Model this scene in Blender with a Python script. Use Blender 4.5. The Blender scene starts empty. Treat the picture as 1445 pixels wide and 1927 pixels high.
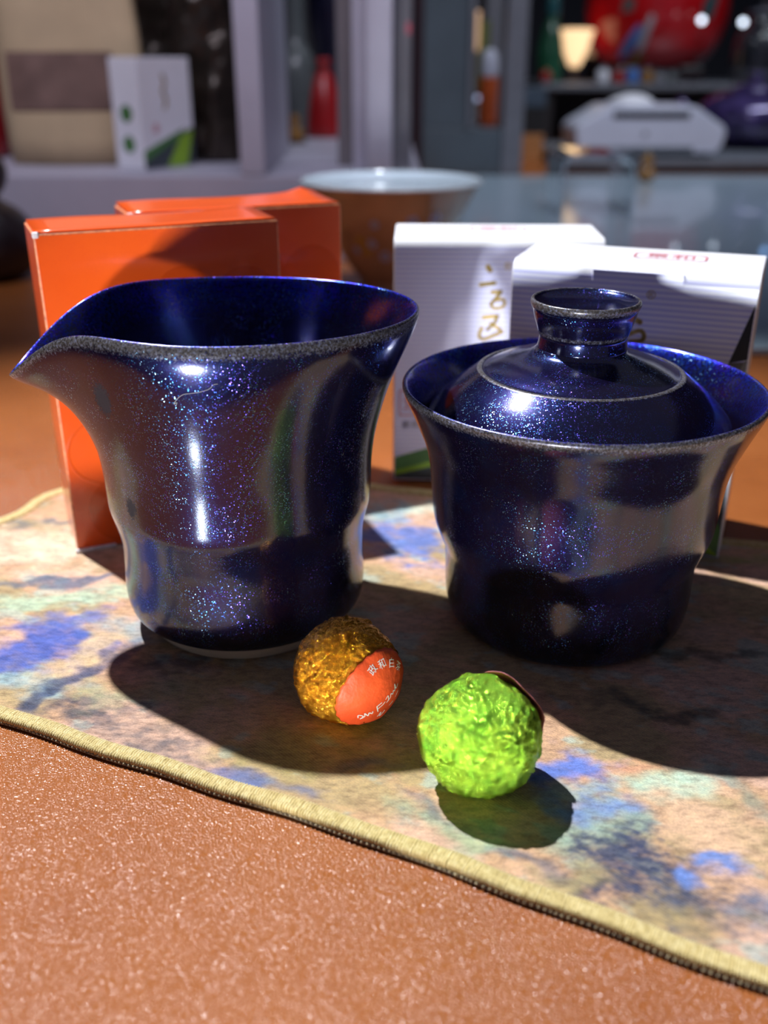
import bpy, bmesh, math, random
import numpy as np
from mathutils import Vector, Matrix, noise as mnoise

SC = bpy.context.scene
COL = SC.collection
random.seed(7)
rng = np.random.default_rng(11)
R = math.radians

# ------------------------------------------------------------------ camera
CAM_H, TILT, FPX = 0.1417, R(24.4), 1860.0
cd = bpy.data.cameras.new('camera')
cd.sensor_fit = 'VERTICAL'; cd.sensor_height = 36.0; cd.sensor_width = 27.0
cd.lens = 36.0 * FPX / 1927.0
cd.clip_start = 0.01; cd.clip_end = 50
cd.dof.use_dof = True; cd.dof.focus_distance = 0.232; cd.dof.aperture_fstop = 9.5
cam = bpy.data.objects.new('camera', cd); COL.objects.link(cam)
cam.location = (0, 0, CAM_H); cam.rotation_euler = (R(90) - TILT, 0, 0)
SC.camera = cam

# ------------------------------------------------------------------ exposure, world, lamps
SC.view_settings.view_transform = 'Standard'; SC.view_settings.look = 'None'
SC.view_settings.gamma = 1.0; SC.view_settings.use_curve_mapping = False
SC.view_settings.exposure = 0.0
w = bpy.data.worlds.new('shop_ambience'); SC.world = w; w.use_nodes = True
w.node_tree.nodes['Background'].inputs[0].default_value = (0.51, 0.52, 0.80, 1)
w.node_tree.nodes['Background'].inputs[1].default_value = 0.135

def lamp(name, kind, loc, target, power, color=(1, 1, 1), size=0.02, spot=None, blend=0.3, shape=None):
    d = bpy.data.lights.new(name, kind); d.energy = power; d.color = color
    if kind == 'AREA':
        d.shape = 'RECTANGLE' if shape else 'DISK'
        d.size = size
        if shape: d.size, d.size_y = shape
    else:
        d.shadow_soft_size = size
    if spot: d.spot_size = R(spot); d.spot_blend = blend
    o = bpy.data.objects.new(name, d); COL.objects.link(o)
    o.location = loc
    o.rotation_euler = (Vector(target) - Vector(loc)).to_track_quat('-Z', 'Y').to_euler()
    return o
# ceiling spot over the tea table; the other lamps are unseen additions
KEY = lamp('ceiling_spot', 'SPOT', (-0.43, 0.62, 1.14), (0.01, 0.215, 0), 125, (0.94, 0.96, 1.0), 0.014, 36, 0.75)
LOW = lamp('unseen_low_light', 'SPOT', (-0.325, -0.695, -0.105), (0.004, 0.25, 0.055), 44, (0.90, 0.95, 1.0), 0.032, 15, 0.4)  # unseen, stands in for light thrown up from low in front
CARTON_LIGHT = lamp('added_carton_light', 'SPOT', (-0.185, 0.072, 0.004), (-0.090, 0.285, 0.062), 1.7, (1.0, 0.97, 0.92), 0.004, 19, 0.3)  # unseen, added to light the nearer orange carton's front
PITCHER_HIGHLIGHT = lamp('added_pitcher_highlight', 'SPOT', (-0.078, 0.140, 0.0015), (-0.040, 0.212, 0.045), 0.055, (0.70, 0.82, 1.0), 0.0045, 34, 0.6)  # unseen, put in for the highlight streak on the pitcher
FRONT1 = lamp('added_foil_light', 'SPOT', (-0.028, 0.070, 0.0012), (0.0203, 0.1702, 0.0165), 0.42, (1.0, 0.98, 0.95), 0.004, 19, 0.25)  # unseen, added to brighten the green ball's lower front
FRONT2 = lamp('added_foil_light', 'SPOT', (-0.050, 0.070, 0.0012), (-0.0088, 0.1955, 0.0150), 0.65, (1.0, 0.98, 0.95), 0.004, 15, 0.25)  # same kind of added unseen light, for the gold ball
BOWL_FILL = lamp('added_bowl_fill', 'SPOT', (0.10, 0.80, 0.95), (0.02, 0.70, 0.05), 20.0, (0.85, 0.92, 1.0), 0.015, 18, 0.5)  # added fill to brighten the porcelain bowl, no lamp seen there
BACK = lamp('added_cabinet_fill', 'AREA', (-0.25, 0.32, 0.80), (-0.30, 1.0, 0.18), 1.35, (0.82, 0.82, 1.0), shape=(0.9, 0.12))  # unseen fill, added to lift the cabinet boards
SIDE = lamp('added_background_fill', 'AREA', (0.7, 1.0, 1.5), (0.50, 1.7, 0.1), 4.4, (0.82, 0.88, 1.0), shape=(1.2, 0.15))  # unseen fill, added to lift the right background
BACK.data.spread = R(70); SIDE.data.spread = R(80)

# ------------------------------------------------------------------ helpers
def link(o, parent=None):
    COL.objects.link(o)
    if parent is not None: o.parent = parent
    return o
def tag(o, label=None, cat=None, group=None, kind=None):
    if label: o['label'] = label
    if cat: o['category'] = cat
    if group: o['group'] = group
    if kind: o['kind'] = kind
    return o
def thing(name, label, cat, loc=(0, 0, 0), rz=0, group=None):
    o = bpy.data.objects.new(name, None); COL.objects.link(o)
    o.empty_display_size = 0.02
    o.location = loc; o.rotation_euler = (0, 0, rz)
    return tag(o, label, cat, group)
def mesh(name, verts, faces, mats, parent=None, smooth=True, loc=None, rz=None, label=None, kind=None):
    me = bpy.data.meshes.new(name)
    me.from_pydata([tuple(v) for v in verts], [], faces)
    me.validate(); me.update()
    if smooth: me.polygons.foreach_set('use_smooth', [True] * len(me.polygons))
    for m in (mats if isinstance(mats, (list, tuple)) else [mats]): me.materials.append(m)
    o = bpy.data.objects.new(name, me); link(o, parent)
    if loc is not None: o.location = loc
    if rz is not None: o.rotation_euler = (0, 0, rz)
    if label: o['label'] = label
    if kind: o['kind'] = kind
    return o
def bobj(name, bm, mats, parent=None, smooth=True, label=None, loc=None):
    bmesh.ops.recalc_face_normals(bm, faces=bm.faces)
    me = bpy.data.meshes.new(name); bm.to_mesh(me); bm.free()
    if smooth:
        me.polygons.foreach_set('use_smooth', [True] * len(me.polygons))
    for m in (mats if isinstance(mats, (list, tuple)) else [mats]): me.materials.append(m)
    o = bpy.data.objects.new(name, me); link(o, parent)
    if label: o['label'] = label
    if loc is not None: o.location = loc
    return o
def add_box(bm, x0, x1, y0, y1, z0, z1, bev=0.0, seg=2, mi=0):
    t = bmesh.new()
    vs = [t.verts.new((x, y, z)) for x in (x0, x1) for y in (y0, y1) for z in (z0, z1)]
    for f in ((0, 1, 3, 2), (4, 6, 7, 5), (0, 4, 5, 1), (2, 3, 7, 6), (0, 2, 6, 4), (1, 5, 7, 3)):
        t.faces.new([vs[i] for i in f])
    bmesh.ops.recalc_face_normals(t, faces=t.faces)
    if bev > 0:
        bmesh.ops.bevel(t, geom=list(t.edges), offset=bev, segments=seg, affect='EDGES', profile=0.5, material=mi)
    m = bpy.data.meshes.new('tmp'); t.to_mesh(m); t.free()
    bm.from_mesh(m); bpy.data.meshes.remove(m)
    return bm
def box(name, x0, x1, y0, y1, z0, z1, mats, parent=None, bev=0.0, seg=2, mi=0, label=None, kind=None):
    o = bobj(name, add_box(bmesh.new(), x0, x1, y0, y1, z0, z1, bev, seg, mi), mats, parent, smooth=False, label=label)
    if kind: o['kind'] = kind
    return o
def catmull(pts, n=6):
    P = np.array(pts, float)
    out = []
    for i in range(len(P) - 1):
        p0, p1, p2, p3 = P[max(i - 1, 0)], P[i], P[i + 1], P[min(i + 2, len(P) - 1)]
        for k in range(n):
            t = k / n
            out.append(0.5 * ((2 * p1) + (-p0 + p2) * t + (2 * p0 - 5 * p1 + 4 * p2 - p3) * t * t + (-p0 + 3 * p1 - 3 * p2 + p3) * t ** 3))
    out.append(P[-1])
    return np.array(out)
def lathe(name, prof, mats, parent=None, n=96, sub=5, warp=None, loc=None, label=None, lip=None):
    """prof rows: (r, z, mask); mask goes to the 'rim' attribute (worn glaze)"""
    p = catmull(prof, sub) if sub else np.array(prof, float)
    p[:, 0] = np.maximum(p[:, 0], 0)
    verts, mask = [], []
    for r, z, m in p:
        for k in range(n):
            a = 2 * math.pi * k / n
            v = (r * math.cos(a), r * math.sin(a), z)
            verts.append(warp(r, z, a, v) if warp else v); mask.append(min(max(m, 0), 1))
    faces = []
    for i in range(len(p) - 1):
        for k in range(n):
            k2 = (k + 1) % n
            faces.append((i * n + k, i * n + k2, (i + 1) * n + k2, (i + 1) * n + k))
    if p[0, 0] < 1e-6 or True: faces.append(tuple(range(n - 1, -1, -1)))
    faces.append(tuple((len(p) - 1) * n + k for k in range(n)))
    me = bpy.data.meshes.new(name); me.from_pydata(verts, [], faces); me.update()
    at = me.attributes.new('rim', 'FLOAT', 'POINT'); at.data.foreach_set('value', mask)
    if lip:                                                          # blue breaking of the glaze towards the lip, strengthened to carry its key-lit band: (inside depth, outside depth)
        top = int(np.argmax(p[:, 2 - 1])); zt = p[top, 1]
        lv = [max(0.0, 1 - (zt - p[i, 1]) / (lip[1] if i < top else lip[0])) for i in range(len(p))]
        me.attributes.new('lip', 'FLOAT', 'POINT').data.foreach_set('value', [x for x in lv for _ in range(n)])
    me.polygons.foreach_set('use_smooth', [True] * len(me.polygons))
    for m in (mats if isinstance(mats, (list, tuple)) else [mats]): me.materials.append(m)
    o = bpy.data.objects.new(name, me); link(o, parent)
    if loc is not None: o.location = loc
    if label: o['label'] = label
    return o
def tube(name, pts, rad, mat, parent=None, sides=8, label=None, closed=False):
    P = [Vector(p) for p in pts]; verts, faces = [], []
    n = len(P)
    for i, p in enumerate(P):
        t = ((P[(i + 1) % n] - P[i - 1]) if closed else (P[min(i + 1, n - 1)] - P[max(i - 1, 0)])).normalized()
        a = t.cross(Vector((0, 0, 1)))
        if a.length < 1e-4: a = t.cross(Vector((1, 0, 0)))
        a.normalize(); b = a.cross(t)
        r = rad(i / (n - 1)) if callable(rad) else rad
        for k in range(sides):
            q = 2 * math.pi * k / sides
            verts.append(p + a * (r * math.cos(q)) + b * (r * math.sin(q)))
    for i in range(n if closed else n - 1):
        j = (i + 1) % n
        for k in range(sides):
            k2 = (k + 1) % sides
            faces.append((i * sides + k, i * sides + k2, j * sides + k2, j * sides + k))
    if not closed:
        faces.append(tuple(range(sides - 1, -1, -1))); faces.append(tuple((n - 1) * sides + k for k in range(sides)))
    return mesh(name, verts, faces, mat, parent, label=label)

# ------------------------------------------------------------------ node materials
class NT:
    def __init__(self, name):
        self.m = bpy.data.materials.new(name); self.m.use_nodes = True
        self.t = self.m.node_tree; self.n = self.t.nodes; self.bsdf = self.n['Principled BSDF']; self.out = self.n['Material Output']
    def new(self, kind, **kw):
        x = self.n.new(kind)
        for k, v in kw.items():
            if k == 'inp':
                for kk, vv in v.items(): self.put(x.inputs[kk], vv)
            else: setattr(x, k, v)
        return x
    def put(self, sock, v):
        if isinstance(v, bpy.types.NodeSocket): self.t.links.new(v, sock)
        elif isinstance(v, (tuple, list)) and len(v) == 3 and sock.type == 'RGBA': sock.default_value = (*v, 1)
        else: sock.default_value = v
    def set(self, **kw):
        for k, v in kw.items(): self.put(self.bsdf.inputs[k.replace('_', ' ')], v)
        return self
    def obj(self): return self.new('ShaderNodeTexCoord').outputs['Object']
    def noise(self, vec, scale, detail=3, rough=0.55, dist=0.0):
        return self.new('ShaderNodeTexNoise', inp={'Vector': vec, 'Scale': scale, 'Detail': detail, 'Roughness': rough, 'Distortion': dist})
    def ramp(self, fac, stops, interp='LINEAR'):
        r = self.new('ShaderNodeValToRGB'); r.color_ramp.interpolation = interp
        e = r.color_ramp.elements
        while len(e) < len(stops): e.new(0.5)
        for i, (p, c) in enumerate(stops):
            e[i].position = p; e[i].color = (*c, 1) if len(c) == 3 else c
        self.put(r.inputs[0], fac); return r.outputs[0]
    def math(self, op, a, b=0.5, clamp=False):
        x = self.new('ShaderNodeMath', operation=op, use_clamp=clamp); self.put(x.inputs[0], a); self.put(x.inputs[1], b); return x.outputs[0]
    def mix(self, fac, a, b, blend='MIX'):
        x = self.new('ShaderNodeMix', data_type='RGBA', blend_type=blend)
        self.put(x.inputs[0], fac); self.put(x.inputs[6], a); self.put(x.inputs[7], b); return x.outputs[2]
    def bump(self, h, strength=0.3, dist=0.001, normal=None):
        b = self.new('ShaderNodeBump', inp={'Height': h, 'Strength': strength, 'Distance': dist})
        if normal is not None: self.put(b.inputs['Normal'], normal)
        return b.outputs[0]
def plain(name, col, rough=0.5, metal=0.0, var=0.12, vscale=40, bump=0.0, bscale=300, **kw):
    t = NT(name); v = t.obj()
    nz = t.noise(v, vscale, 4).outputs[0]
    c = t.ramp(nz, [(0.3, tuple(x * (1 - var) for x in col)), (0.7, tuple(min(1, x * (1 + var)) for x in col))])
    t.set(Base_Color=c, Roughness=rough, Metallic=metal)
    if bump: t.set(Normal=t.bump(t.noise(v, bscale, 3).outputs[0], bump, 0.0008))
    for k, val in kw.items(): t.set(**{k: val})
    return t.m

def glaze_material():
    t = NT('starry_blue_glaze'); v = t.obj()
    geo = t.new('ShaderNodeNewGeometry').outputs['Normal']
    big = t.noise(v, 55, 3, 0.6).outputs[0]
    med = t.noise(v, 420, 4, 0.7).outputs[0]
    fine = t.noise(v, 2600, 2, 0.6).outputs[0]
    h = t.math('ADD', t.math('MULTIPLY', med, 0.5), t.math('MULTIPLY', fine, 0.25))
    nb = t.bump(h, 0.16, 0.00022)
    # clear reflecting layer
    c1 = t.ramp(big, [(0.3, (0.002, 0.002, 0.010)), (0.55, (0.004, 0.002, 0.006)), (0.75, (0.002, 0.004, 0.016))])
    t.set(Base_Color=c1, Metallic=0.0, IOR=1.74, Roughness=0.15, Normal=nb)
    # broad blue to violet sheen
    c2 = t.ramp(t.noise(v, 130, 3, 0.6).outputs[0], [(0.3, (0.10, 0.03, 0.75)), (0.5, (0.02, 0.03, 0.85)), (0.7, (0.02, 0.12, 0.75))])
    s2 = t.new('ShaderNodeBsdfPrincipled', inp={'Base Color': c2, 'Metallic': 1.0, 'Roughness': 0.33, 'Normal': nb})
    # crystal flakes: one random tilt per cell
    vor = t.new('ShaderNodeTexVoronoi', feature='F1', inp={'Vector': v, 'Scale': 3100.0, 'Randomness': 1.0})
    off = t.new('ShaderNodeVectorMath', operation='SUBTRACT', inp={0: vor.outputs['Color'], 1: (0.5, 0.5, 0.5)}).outputs[0]
    sc = t.new('ShaderNodeVectorMath', operation='SCALE', inp={0: off, 'Scale': 0.42}).outputs[0]
    ad = t.new('ShaderNodeVectorMath', operation='ADD', inp={0: geo, 1: sc}).outputs[0]
    nf = t.new('ShaderNodeVectorMath', operation='NORMALIZE', inp={0: ad}).outputs[0]
    sep = t.new('ShaderNodeSeparateColor', inp={0: vor.outputs['Color']})
    c3 = t.ramp(sep.outputs[0], [(0.0, (0.25, 0.12, 0.95)), (0.4, (0.08, 0.16, 1.0)), (0.75, (0.10, 0.5, 1.0)), (1.0, (0.45, 0.75, 1.0))])
    s3 = t.new('ShaderNodeBsdfPrincipled', inp={'Base Color': c3, 'Metallic': 1.0, 'Roughness': 0.27, 'Normal': nf})
    lipa = t.new('ShaderNodeAttribute', attribute_name='lip').outputs['Fac']
    speck = t.ramp(t.noise(v, 1500, 3, 0.7).outputs[0], [(0.44, (0.04,) * 3), (0.60, (1.0,) * 3)])
    lipf = t.math('MULTIPLY', t.math('MULTIPLY', t.math('POWER', lipa, 1.3), speck), 0.85)
    m1 = t.new('ShaderNodeMixShader', inp={0: t.math('ADD', lipf, 0.032), 1: t.bsdf.outputs[0], 2: s2.outputs[0]})
    fm = t.math('MULTIPLY', t.math('LESS_THAN', vor.outputs['Distance'], 0.42), t.math('GREATER_THAN', sep.outputs[1], 0.45))
    dens = t.ramp(t.noise(v, 160, 3).outputs[0], [(0.40, (0.06,) * 3), (0.62, (0.6,) * 3)])
    m2 = t.new('ShaderNodeMixShader', inp={0: t.math('MULTIPLY', fm, dens), 1: m1.outputs[0], 2: s3.outputs[0]})
    # thin, worn glaze on lips and ridges
    rim = t.new('ShaderNodeAttribute', attribute_name='rim').outputs['Fac']
    grit = t.noise(v, 1700, 3, 0.7).outputs[0]
    c4 = t.ramp(grit, [(0.3, (0.02, 0.02, 0.03)), (0.5, (0.14, 0.12, 0.10)), (0.68, (0.27, 0.29, 0.42))])  # grey-tan wear; the blue stop tints in the rim's bluish highlight
    s4 = t.new('ShaderNodeBsdfPrincipled', inp={'Base Color': c4, 'Metallic': 0.55, 'Roughness': 0.36, 'Normal': nb})
    rm = t.ramp(t.math('ADD', rim, t.math('MULTIPLY', t.math('SUBTRACT', grit, 0.5), 0.9)), [(0.45, (0, 0, 0)), (0.80, (0.85,) * 3)])
    m3 = t.new('ShaderNodeMixShader', inp={0: rm, 1: m2.outputs[0], 2: s4.outputs[0]})
    matte = t.new('ShaderNodeAttribute', attribute_name='matte').outputs['Fac']
    s5 = t.new('ShaderNodeBsdfPrincipled', inp={'Base Color': (0.008, 0.008, 0.014, 1), 'Roughness': 0.75, 'Normal': nb})
    mm_ = t.ramp(t.math('ADD', matte, t.math('MULTIPLY', t.math('SUBTRACT', grit, 0.5), 1.2)), [(0.35, (0, 0, 0)), (0.65, (0.85,) * 3)])
    m4 = t.new('ShaderNodeMixShader', inp={0: t.math('MULTIPLY', mm_, t.math('GREATER_THAN', matte, 0.02)), 1: m3.outputs[0], 2: s5.outputs[0]})
    t.put(t.out.inputs[0], m4.outputs[0])
    return t.m
def foil_material(name, col, dark):
    t = NT(name); v = t.obj()
    vo = t.new('ShaderNodeTexVoronoi', feature='DISTANCE_TO_EDGE', inp={'Vector': t.new('ShaderNodeMix', data_type='VECTOR', inp={0: 0.12, 4: v, 5: t.noise(v, 260, 3).outputs['Color']}).outputs[1], 'Scale': 520.0})
    cr = t.ramp(vo.outputs['Distance'], [(0.0, (0, 0, 0)), (0.18, (1, 1, 1))])
    nz = t.noise(v, 650, 4, 0.65, 0.6).outputs[0]
    c = t.ramp(t.noise(v, 240, 3).outputs[0], [(0.3, dark), (0.6, col)])
    n1 = t.bump(cr, 0.5, 0.0002)
    n2 = t.bump(nz, 0.7, 0.0006, n1)
    t.set(Base_Color=c, Metallic=1.0, Roughness=0.15, Normal=n2)
    return t.m
def leather_material():
    t = NT('tan_pebbled_leather'); v = t.obj()
    wv = t.new('ShaderNodeMix', data_type='VECTOR', inp={0: 0.0005, 4: v, 5: t.noise(v, 420, 2).outputs['Color']}).outputs[1]
    vo = t.new('ShaderNodeTexVoronoi', feature='SMOOTH_F1', inp={'Vector': wv, 'Scale': 2150.0, 'Smoothness': 0.35})
    h = t.math('SUBTRACT', 1.0, vo.outputs['Distance'])
    c = t.ramp(t.noise(v, 22, 4).outputs[0], [(0.3, (0.31, 0.092, 0.022)), (0.7, (0.38, 0.122, 0.032))])
    t.set(Base_Color=c, Roughness=0.22, Normal=t.bump(h, 0.7, 0.00033), Specular_IOR_Level=0.4)
    return t.m
def fabric_material():
    t = NT('printed_suede_cloth'); v = t.obj()
    base = t.new('ShaderNodeAttribute', attribute_name='print').outputs['Color']
    pile = t.noise(v, 2600, 3, 0.7).outputs[0]
    tw = t.new('ShaderNodeTexWave', wave_type='BANDS', bands_direction='DIAGONAL', inp={'Vector': v, 'Scale': 700.0, 'Distortion': 3.0, 'Detail': 2.0})
    sx_ = t.new('ShaderNodeMapping', inp={'Vector': v, 'Rotation': (0, 0, 0.45), 'Scale': (1.0, 2.6, 1.0)}).outputs[0]
    dry = t.ramp(t.noise(sx_, 330, 5, 0.72).outputs[0], [(0.36, (0.60, 0.57, 0.56)), (0.52, (1.0, 1.0, 1.0)), (0.68, (1.22, 1.18, 1.08))])
    base = t.mix(0.85, base, t.mix(1.0, base, dry, 'MULTIPLY'))
    c = t.mix(t.ramp(pile, [(0.35, (0.45,) * 3), (0.6, (0,) * 3)]), base, t.mix(1.0, base, (0.5, 0.48, 0.5), 'MULTIPLY'))
    hh = t.math('ADD', pile, t.math('MULTIPLY', tw.outputs[0], 0.45))
    t.set(Base_Color=c, Roughness=0.92, Normal=t.bump(hh, 0.7, 0.00035), Sheen_Weight=0.25, Sheen_Roughness=0.5, Specular_IOR_Level=0.2)
    return t.m
def striped_card():
    """white card with fine lavender lines printed across it"""
    t = NT('pinstriped_white_card'); v = t.obj()
    z = t.new('ShaderNodeSeparateXYZ', inp={0: v}).outputs[2]
    s = t.math('FRACT', t.math('MULTIPLY', z, 1 / 0.00165))
    ln = t.ramp(s, [(0.0, (0, 0, 0)), (0.12, (1, 1, 1)), (0.42, (1, 1, 1)), (0.56, (0, 0, 0))])
    c = t.mix(ln, (0.82, 0.82, 0.99), (0.58, 0.58, 0.90))
    t.set(Base_Color=c, Roughness=0.38, Coat_Weight=0.15, Coat_Roughness=0.2)
    return t.m
def orange_card():
    t = NT('glossy_orange_card'); v = t.obj()
    nz = t.noise(v, 30, 3).outputs[0]
    c = t.ramp(nz, [(0.3, (0.80, 0.085, 0.007)), (0.7, (0.86, 0.11, 0.010))])
    t.set(Base_Color=c, Roughness=0.28, Coat_Weight=0.6, Coat_Roughness=0.12, Normal=t.bump(t.noise(v, 60, 2).outputs[0], 0.08, 0.001))
    return t.m

M = {}
M['glaze'] = glaze_material()
M['bisque'] = plain('bare_clay_foot', (0.62, 0.57, 0.47), 0.85, bump=0.3, bscale=1500)
M['gold'] = foil_material('gold_foil', (1.0, 0.48, 0.04), (0.70, 0.27, 0.012))
M['green'] = foil_material('green_foil', (0.50, 0.90, 0.07), (0.18, 0.48, 0.03))
M['leather'] = leather_material()
M['cloth'] = fabric_material()
M['stripe'] = striped_card()
M['card'] = plain('white_card', (0.80, 0.80, 0.84), 0.45, var=0.03)
M['orange'] = orange_card()
M['orange_dark'] = plain('deep_orange_print', (0.74, 0.085, 0.008), 0.22, var=0.05, Coat_Weight=0.5)
M['worn'] = plain('worn_card_edge', (0.86, 0.24, 0.10), 0.5, var=0.5, vscale=500)
M['paleworn'] = plain('bare_card_edge', (0.85, 0.78, 0.80), 0.6, var=0.2, vscale=700)
M['goldink'] = plain('gold_ink', (0.52, 0.36, 0.10), 0.4, metal=0.35, var=0.15, vscale=300)
M['redink'] = plain('seal_red_ink', (0.62, 0.16, 0.20), 0.5)
M['greyink'] = plain('grey_ink', (0.16, 0.16, 0.20), 0.5)
M['black'] = plain('black_print', (0.016, 0.017, 0.022), 0.4)
M['slate'] = plain('slate_print', (0.05, 0.065, 0.075), 0.4)
M['pgreen'] = plain('leaf_green_print', (0.07, 0.20, 0.055), 0.4)
M['lime'] = plain('lime_print', (0.24, 0.42, 0.03), 0.4)
M['greyprint'] = plain('pale_grey_print', (0.26, 0.27, 0.25), 0.4)
M['taupe'] = plain('taupe_print', (0.13, 0.12, 0.115), 0.4)
M['sticker'] = plain('orange_red_sticker_paper', (0.80, 0.085, 0.018), 0.55, var=0.12, vscale=260, bump=0.3, bscale=500)
M['whiteink'] = plain('white_ink', (0.85, 0.82, 0.80), 0.5)
M['pink'] = plain('pink_sticker_paper', (0.75, 0.20, 0.26), 0.5)
M['thread'] = None
M['porcelain'] = plain('celadon_white_porcelain', (0.68, 0.80, 0.88), 0.12, var=0.04, Coat_Weight=0.5)
M['brownglaze'] = plain('toffee_brown_glaze', (0.42, 0.27, 0.155), 0.16, var=0.3, vscale=30, Coat_Weight=0.6)
M['flower'] = plain('pale_blue_flower_enamel', (0.36, 0.44, 0.72), 0.3)
M['ochre'] = plain('ochre_enamel', (0.45, 0.30, 0.06), 0.3)
M['board'] = plain('lavender_grey_laminate', (0.50, 0.48, 0.56), 0.5, var=0.04)
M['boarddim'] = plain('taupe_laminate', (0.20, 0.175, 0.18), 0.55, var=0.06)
M['darkback'] = plain('dark_cabinet_back', (0.018, 0.016, 0.018), 0.6)
M['kraft'] = plain('kraft_paper', (0.46, 0.34, 0.20), 0.75, var=0.1, vscale=25, bump=0.25, bscale=90)
M['bagwindow'] = plain('brown_bag_window_film', (0.17, 0.105, 0.085), 0.22, var=0.3, vscale=35)
M['crimson'] = plain('crimson_gloss', (0.36, 0.012, 0.014), 0.25, var=0.2)
M['darkfoil'] = plain('dark_brown_foil', (0.045, 0.034, 0.026), 0.33, metal=0.55, var=0.5, vscale=35, bump=0.6, bscale=110)
M['darkwood'] = plain('dark_plum_wood', (0.018, 0.009, 0.010), 0.3, var=0.3)
M['navy'] = plain('navy_glaze', (0.006, 0.006, 0.022), 0.3)
M['smoke'] = plain('smoke_grey_glass', (0.09, 0.10, 0.10), 0.25)
M['amber'] = plain('amber_resin', (0.30, 0.14, 0.03), 0.2, var=0.3)
M['glasstop'] = plain('reflection_tinted_glass', (0.40, 0.52, 0.60), 0.25, var=0.06, vscale=8, Coat_Weight=0.5)  # base colour carries the bluish reflection of the surroundings
M['steel'] = plain('brushed_grey_metal', (0.22, 0.22, 0.24), 0.4, metal=0.5, var=0.08)
M['panelgrey'] = plain('blue_grey_panel', (0.085, 0.105, 0.12), 0.35, var=0.12, vscale=12)
M['maroon'] = plain('dark_maroon_panel', (0.028, 0.008, 0.012), 0.4)
M['whiteplastic'] = plain('white_plastic', (0.62, 0.64, 0.74), 0.32, var=0.03)
M['blackplastic'] = plain('black_plastic', (0.006, 0.006, 0.007), 0.7)
M['traygrey'] = plain('grey_tray_metal', (0.20, 0.22, 0.25), 0.35, metal=0.3)
M['purple'] = plain('purple_speckle_glaze', (0.045, 0.028, 0.11), 0.2, var=0.9, vscale=60, metal=0.3, Coat_Weight=0.6)
M['redglaze'] = plain('bright_red_glaze', (0.55, 0.008, 0.012), 0.18, var=0.15, Coat_Weight=0.7)
M['bluewing'] = plain('blue_enamel', (0.07, 0.20, 0.55), 0.3)
M['palewing'] = plain('pale_grey_enamel', (0.40, 0.40, 0.42), 0.3)
M['olive'] = plain('olive_enamel', (0.20, 0.18, 0.05), 0.3)
M['teal'] = plain('dark_teal_glaze', (0.02, 0.10, 0.11), 0.3, var=0.5, vscale=20)
M['bottlegreen'] = plain('bottle_green_glaze', (0.022, 0.11, 0.055), 0.25, var=0.4, vscale=15)
M['orangetube'] = plain('burnt_orange_tube', (0.50, 0.085, 0.015), 0.35)
M['yellowgreen'] = plain('moss_green_paper', (0.10, 0.12, 0.015), 0.5)
M['slateblue'] = plain('slate_blue_lid', (0.05, 0.075, 0.105), 0.4)
M['tanwood'] = plain('tan_wood', (0.42, 0.18, 0.06), 0.45, var=0.1)
M['shopwall'] = plain('dim_shop_wall', (0.055, 0.06, 0.07), 0.8)
M['shopfloor'] = plain('dim_shop_floor', (0.06, 0.055, 0.055), 0.4)
def glass_mat(name, tint, rough=0.02):
    t = NT(name); t.set(Base_Color=tint, Transmission_Weight=1.0, Roughness=rough, IOR=1.47); return t.m
M['clear'] = glass_mat('clear_acrylic', (0.93, 0.97, 1.0), 0.03)
M['glass'] = glass_mat('clear_glass', (0.95, 0.96, 0.97))
def glow_mat(name, col, power):
    t = NT(name); t.set(Base_Color=col, Emission_Color=col, Emission_Strength=power, Roughness=0.6); return t.m
M['shade'] = glow_mat('lit_warm_lamp_shade', (1.0, 0.66, 0.36), 1.25)
M['candle'] = glow_mat('lit_warm_candle_lamp', (1.0, 0.60, 0.33), 0.32)
M['glow'] = glow_mat('cool_glint_glow', (0.75, 0.85, 1.0), 4.0)  # glow standing in for glints and sparkles
M['pinglow'] = glow_mat('dim_point_glow', (0.55, 0.65, 0.95), 0.7)
M['blueglow'] = glow_mat('blue_highlight_glow', (0.25, 0.5, 1.0), 4.0)  # glow standing in for a blue-white highlight

# text -> flat mesh data in metres (origin at the middle)
def text_mesh(s, size):
    cu = bpy.data.curves.new('lettering', 'FONT'); cu.body = s; cu.size = size
    cu.align_x = 'CENTER'; cu.align_y = 'CENTER'; cu.resolution_u = 3
    o = bpy.data.objects.new('lettering', cu); COL.objects.link(o)
    bpy.context.view_layer.update()
    dg = bpy.context.evaluated_depsgraph_get()
    me = bpy.data.meshes.new_from_object(o.evaluated_get(dg))
    V = [tuple(v.co) for v in me.vertices]; Fc = [tuple(p.vertices) for p in me.polygons]
    bpy.data.objects.remove(o); bpy.data.curves.remove(cu); bpy.data.meshes.remove(me)
    return V, Fc
def stroke_geo(lines):
    """lines: [(pts2d, width)] -> flat 2-D ribbons with round joints"""
    V, Fc = [], []
    for pts, wd in lines:
        P = catmull([(*p, 0) for p in pts], 5)[:, :2] if len(pts) > 2 else np.array(pts, float)
        L = len(P)
        for i in range(L - 1):
            d = P[i + 1] - P[i]; l = np.hypot(*d)
            if l < 1e-9: continue
            n = np.array([-d[1], d[0]]) / l * wd / 2
            b = len(V); V += [P[i] + n, P[i] - n, P[i + 1] - n, P[i + 1] + n]; Fc.append((b, b + 1, b + 2, b + 3))
        for p in P[:: max(1, L // 8)].tolist() + [P[-1].tolist()]:
            b = len(V); V += [np.array(p) + wd / 2 * np.array([math.cos(q), math.sin(q)]) for q in np.linspace(0, 2 * math.pi, 9)[:-1]]
            Fc.append(tuple(range(b, b + 8)))
    return V, Fc
def on_front(V, eps=0.00012):      # flat (a,b) print onto a carton's front (local y=0, facing -y)
    return [(v[0], -eps, v[1]) for v in V]

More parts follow.
